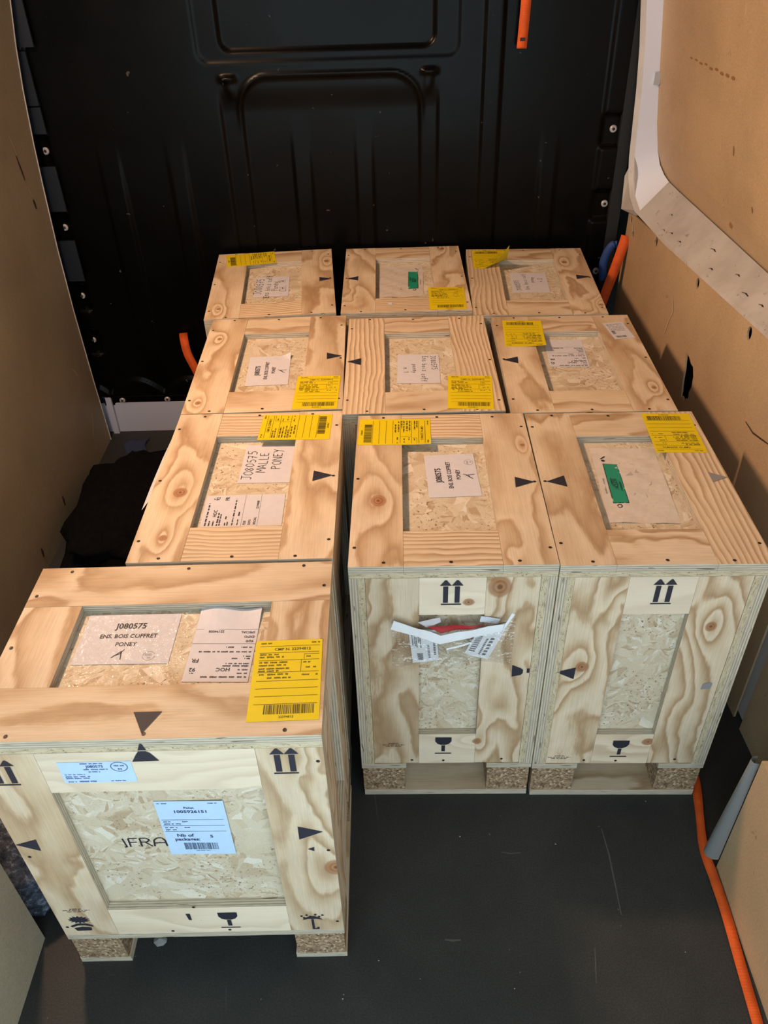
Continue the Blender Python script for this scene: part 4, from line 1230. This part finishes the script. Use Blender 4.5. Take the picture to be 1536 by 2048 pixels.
fm = sideframe(.1900, .3765); fm.translation.x += TP + .0008
mark(L10, 'stencil_lettering', fm, fra)
# pallet label, pale blue
p = Print(); r = random.Random(3)
p.micro(-.048, -.032, .068, .0024, r); p.micro(.028, .042, .068, .0024, r)
p.text('Pallet', -.002, .056, .0072, bold=.02); p.text('1005926151', -.001, .046, .0100, bold=.03, sx=1.05)
for yy in (.0245, .0085, -.0075): p.line(-.049, yy, .046, yy, .0009)
p.micro(-.047, -.034, .0195, .003, r); p.micro(-.018, -.008, .0195, .0034, r); p.micro(-.047, -.020, .0135, .0034, r)
p.micro(-.047, -.028, .0035, .003, r); p.micro(-.017, -.008, .0035, .003, r); p.micro(-.047, -.030, -.0025, .0032, r)
p.text('Nb of', -.020, -.019, .0110, bold=.03); p.text('packages:', -.018, -.030, .0110, bold=.03, sx=.95); p.text('5', .021, -.022, .0105, bold=.03)
p.barcode(-.026, .027, -.059, -.040, r); p.micro(-.01, .014, -.0625, .002, r)
fm = sideframe(.2780, .4155); fm.translation.x += TP - .0006
pl = emit_print('pallet_label', p, fm, L10, [M['bluep'], plain('navy_ink', (.03, .05, .12), .6)], .104, .147, lambda a, b: .0006 + .0006 * math.sin(a * 30))
pl['label'] = 'pale blue pallet label with barcode'
# small identification label (square code left out)
p = Print(); r = random.Random(6)
p.micro(-.020, .012, .0205, .003, r); p.text('J080575', -.001, .0135, .0075, bold=.03); p.micro(-.018, .016, .007, .003, r); p.micro(-.012, .004, .0015, .0026, r)
p.ring(.033, .012, .0115, .0105, .0012); p.micro(.026, .040, .0145, .0036, r); p.text('94', .033, .0065, .006, bold=.03)
p.micro(-.047, -.018, -.004, .0024, r); p.micro(-.047, -.012, -.009, .003, r); p.micro(-.047, -.012, -.013, .003, r); p.micro(-.046, -.034, -.021, .0026, r); p.micro(-.030, -.002, -.0205, .0036, r); p.micro(.015, .036, -.0205, .0024, r)
sl2 = emit_print('content_label', p, sideframe(.1712, .5870), L10, [M['bluep'], plain('blue_ink', (.07, .10, .26), .6)], .103, .048)
sl2['label'] = 'pale blue identification label with round stamp'
# clear film over the lid note
V = []; F = []
for j in range(13):
    for i in range(15):
        mx = .098 + .175 * i / 14; my = .100 + .156 * j / 12
        V.append((my - CW_ / 2, CD - mx - CD / 2, ZOSB + .0022 + .0016 * mnoise.noise(Vector((mx * 45, my * 45, 1)))))
for j in range(12):
    for i in range(14):
        k = j * 15 + i; F.append((k, k + 1, k + 16, k + 15))
lf = link('clear_pouch', pydata('clear_pouch', V, F, [M['film2']], True), L10); lf['label'] = 'clear plastic film over the note'
# white sheet sticking out of the left side of the crate behind
V = [(-.0005, .215, .646), (-.0005, .47, .646), (-.026, .462, .608), (-.031, .40, .605), (-.034, .30, .604), (-.035, .222, .603)]
V = [(a - CW_ / 2, b - CD / 2, c) for a, b, c in V]
V2 = V + [(a - .0004, b, c - .0004) for a, b, c in V]
sh = link('paper_sheet', pydata('paper_sheet', V2, [(0, 1, 2, 3, 4, 5), (11, 10, 9, 8, 7, 6)] + [(i, (i + 1) % 6, 6 + (i + 1) % 6, 6 + i) for i in range(6)], [M['pwhite']]), C7)

# ================================================================== LOOSE THINGS
def ribbon(name, pts, width, side, mt, label, cat, group=None, thick=.0016, twist=None, smooth_n=8):
    P = [Vector(q) for q in pts]
    # Catmull-Rom
    Q = []
    for i in range(len(P) - 1):
        p0, p1, p2, p3 = P[max(i - 1, 0)], P[i], P[i + 1], P[min(i + 2, len(P) - 1)]
        for k in range(smooth_n):
            t = k / smooth_n
            Q.append(.5 * ((2 * p1) + (p2 - p0) * t + (2 * p0 - 5 * p1 + 4 * p2 - p3) * t * t + (3 * p1 - p0 - 3 * p2 + p3) * t ** 3))
    Q.append(P[-1])
    V = []; F = []; UV = []; L = 0
    for i, q in enumerate(Q):
        d = (Q[min(i + 1, len(Q) - 1)] - Q[max(i - 1, 0)]).normalized()
        s = Vector(side(i / (len(Q) - 1)) if callable(side) else side)
        s = (s - d * s.dot(d)).normalized(); nrm = s.cross(d).normalized()
        if i: L += (q - Q[i - 1]).length
        for a, b in ((-1, -1), (1, -1), (1, 1), (-1, 1)):
            V.append(q + s * a * width / 2 + nrm * b * thick / 2); UV.append((L, a * width / 2))
    for i in range(len(Q) - 1):
        for k in range(4):
            F.append((4 * i + k, 4 * i + (k + 1) % 4, 4 * i + 4 + (k + 1) % 4, 4 * i + 4 + k))
    F += [(3, 2, 1, 0), tuple(len(V) - 4 + k for k in range(4))]
    return tag(link(name, pydata(name, V, F, [mt], True, uvs=UV)), label, cat, group)
GS = 'orange lashing straps'
ribbon('lashing_strap', [(.458, 1.498, 1.202), (.461, 1.497, 1.30), (.464, 1.496, 1.42), (.464, 1.496, 1.60), (.462, 1.496, Z_ROOF - .01)], .027, (1, 0, 0), M['strap'], 'orange strap end hanging high on the black bulkhead', 'strap', GS)
box('stitch_patch', .452, .466, 1.4955, 1.4968, 1.220, 1.228, M['rubber'], bpy.data.objects['lashing_strap']).matrix_parent_inverse = Matrix.Identity(4)
ribbon('lashing_strap', [(-.617, 1.520, .385), (-.608, 1.480, .383), (-.598, 1.455, .34), (-.575, 1.445, .275), (-.55, 1.44, .19), (-.54, 1.43, .10), (-.52, 1.42, .004)], .027, (1, .1, .0), M['strap'], 'orange strap looping down from the bulkhead at the left of the crates', 'strap', GS)
ribbon('lashing_strap', [(.8135, 1.462, .694), (.806, 1.452, .668), (.790, 1.445, .60), (.765, 1.438, .50), (.742, 1.43, .38), (.728, 1.425, .2), (.722, 1.42, .004)], .030, (.95, -.28, -.2), M['strap'], 'orange strap pulled tight in the corner right of the back row', 'strap', GS)
ribbon('lashing_strap', [(.7225, .085, .003), (.7225, .03, .003), (.717, -.01, .003), (.702, -.075, .004), (.6885, -.145, .006), (.6885, -.207, .007), (.6885, -.275, .006), (.684, -.373, .004), (.680, -.46, .003), (.672, -.60, .003), (.66, -.85, .003)], 0.0185, lambda t: (1, 0, .06 + .75 * math.exp(-((t - .36) / .16) ** 2)), M['strap'], 'long orange strap lying on the floor along the right wheel arch', 'strap', GS)
rb = ribbon('ratchet_tail', [(.790, 1.462, .668), (.776, 1.466, .664), (.763, 1.468, .640), (.756, 1.468, .605), (.760, 1.468, .570), (.764, 1.469, .55)], .024, (.9, -.3, .2), M['blue'], 'blue strap tail tucked beside the orange strap in the right corner', 'strap')

def lump(name, c, r, amp, fr, mt, label, cat, seed=0, nu=48, nv=26, ex=.6, kind=None):
    V = []; F = []
    sg = lambda x, e: math.copysign(abs(x) ** e, x)
    for j in range(nv + 1):
        ph = math.pi * j / nv
        for i in range(nu):
            th = 2 * math.pi * i / nu
            d = Vector((sg(math.sin(ph), ex) * sg(math.cos(th), ex), sg(math.sin(ph), ex) * sg(math.sin(th), ex), sg(math.cos(ph), ex)))
            k = 1 + amp * (mnoise.noise(d * fr + Vector((seed, 0, 0))) + .5 * mnoise.noise(d * fr * 2.3 + Vector((0, seed, 0))))
            p = Vector((d.x * r[0] * k, d.y * r[1] * k, d.z * r[2] * k))
            p.z = max(p.z, -c[2] + .0005)
            V.append(p)
    for j in range(nv):
        for i in range(nu):
            F.append((j * nu + i, j * nu + (i + 1) % nu, (j + 1) * nu + (i + 1) % nu, (j + 1) * nu + i))
    o = link(name, pydata(name, V, F, [mt], True))
    o.location = c
    return tag(o, label, cat)
lump('moving_blanket', (-.700, -.130, .075), (.150, .145, .085), .13, 2.6, M['blanket'], 'grey blue fleecy blanket stuffed between left wheel arch box and front crate', 'blanket', 3, 64, 36)
lump('dark_blanket', (-.735, .98, .05), (.165, .27, .075), .22, 2.2, M['black'], 'black blanket heaped on the floor by the left lining', 'blanket', 7)
V = []; F = []
for j in range(9):
    for i in range(9):
        x = -.868 + .075 * i / 8 + .01 * math.sin(j * .8); y = 1.325 + .13 * j / 8 + .008 * math.sin(i)
        V.append((x, y, .010 + .008 * mnoise.noise(Vector((x * 25, y * 25, 2)))))
k0 = len(V); V += [(a, b, c - .002) for a, b, c in V]
for j in range(8):
    for i in range(8):
        k = j * 9 + i; F.append((k, k + 1, k + 10, k + 9)); F.append((k0 + k + 9, k0 + k + 10, k0 + k + 1, k0 + k))
rim = list(range(8)) + [9 * j + 8 for j in range(8)] + [72 + i for i in range(8, 0, -1)] + [9 * j for j in range(8, 0, -1)]
F += [(a, a + k0, b + k0, b) for a, b in zip(rim, rim[1:] + rim[:1])]
tag(link('blue_cloth', pydata('blue_cloth', V, F, [M['bluec']], True)), 'small dark blue cloth on the floor by the bulkhead sill', 'cloth')
# crumpled scrap on the floor
bm = bmesh.new(); bmesh.ops.create_icosphere(bm, subdivisions=2, radius=1)
for v in bm.verts:
    k = 1 + .45 * mnoise.noise(v.co * 2.3); v.co = Vector((v.co.x * .0125 * k, v.co.y * .010 * k, max(v.co.z * .008 * k, -.0058)))
me = bpy.data.meshes.new('paper_scrap'); bm.to_mesh(me); bm.free(); me.materials.append(plain('dirty_paper', (.20, .20, .20), .8))
o = link('paper_scrap', me); o.location = (-.378, -.305, .006); tag(o, 'small crumpled grey paper scrap on the floor before the frontmost crate', 'scrap')
# tiny debris on the black floor
V = []; F = []; r = random.Random(12)
for i in range(46):
    x, y = r.uniform(-.5, .62), r.uniform(-.95, -.03); s = r.uniform(.0008, .0022)
    if x < -.02 and y > -.35: continue
    k = len(V); a = r.uniform(0, 3)
    V += [(x + s * math.cos(a + q * 2.1), y + s * math.sin(a + q * 2.1), .0004) for q in range(3)] + [(x, y, .0004 + s)]
    F += [(k, k + 1, k + 3), (k + 1, k + 2, k + 3), (k + 2, k, k + 3)]
tag(link('floor_debris', pydata('floor_debris', V, F, [plain('pale_crumbs', (.34, .33, .30), .8)])), 'scattered pale crumbs on the black floor', 'debris', kind='stuff')

fl = bpy.data.objects['floor']
sgrey = plain('floor_scratch', (.075, .075, .072), .7)
for pts, w in (([(.494, -.092), (.497, -.15), (.495, -.212), (.493, -.27)], .0016), ([(.43, -.33), (.425, -.36), (.42, -.39)], .001), ([(.28, -.14), (.30, -.143), (.32, -.142)], .0012), ([(.155, -.31), (.17, -.312), (.185, -.311)], .0022), ([(-.2, -.55), (-.17, -.60), (-.15, -.66)], .001)):
    gouge(fl, [(a, b, .0005) for a, b in pts], w, sgrey, (0, 0, 1), 'scratch')
# ------------------------------------------------------------------ ceiling lamp
le = bpy.data.objects.new('ceiling_lamp', None); COL.objects.link(le); le.location = LAMP_POS
tag(le, 'warm white lamp at the left edge of the van roof', 'lamp')
q = LAMP_DIR.to_track_quat('-Z', 'Y')
le.rotation_mode = 'QUATERNION'; le.rotation_quaternion = q
box('housing', -.045, .045, -.09, .09, .004, .028, M['lamp_body'], le)
box('lens', -.038, .038, -.082, .082, .001, .0039, M['lens'], le)
ld = bpy.data.lights.new('lamp_light', 'AREA'); ld.shape = 'RECTANGLE'; ld.size = .075; ld.size_y = .16; ld.energy = LAMP_W; ld.color = LAMP_COL
lo = bpy.data.objects.new('lamp_light', ld); COL.objects.link(lo); lo.parent = le; lo.location = (0, 0, -.001)
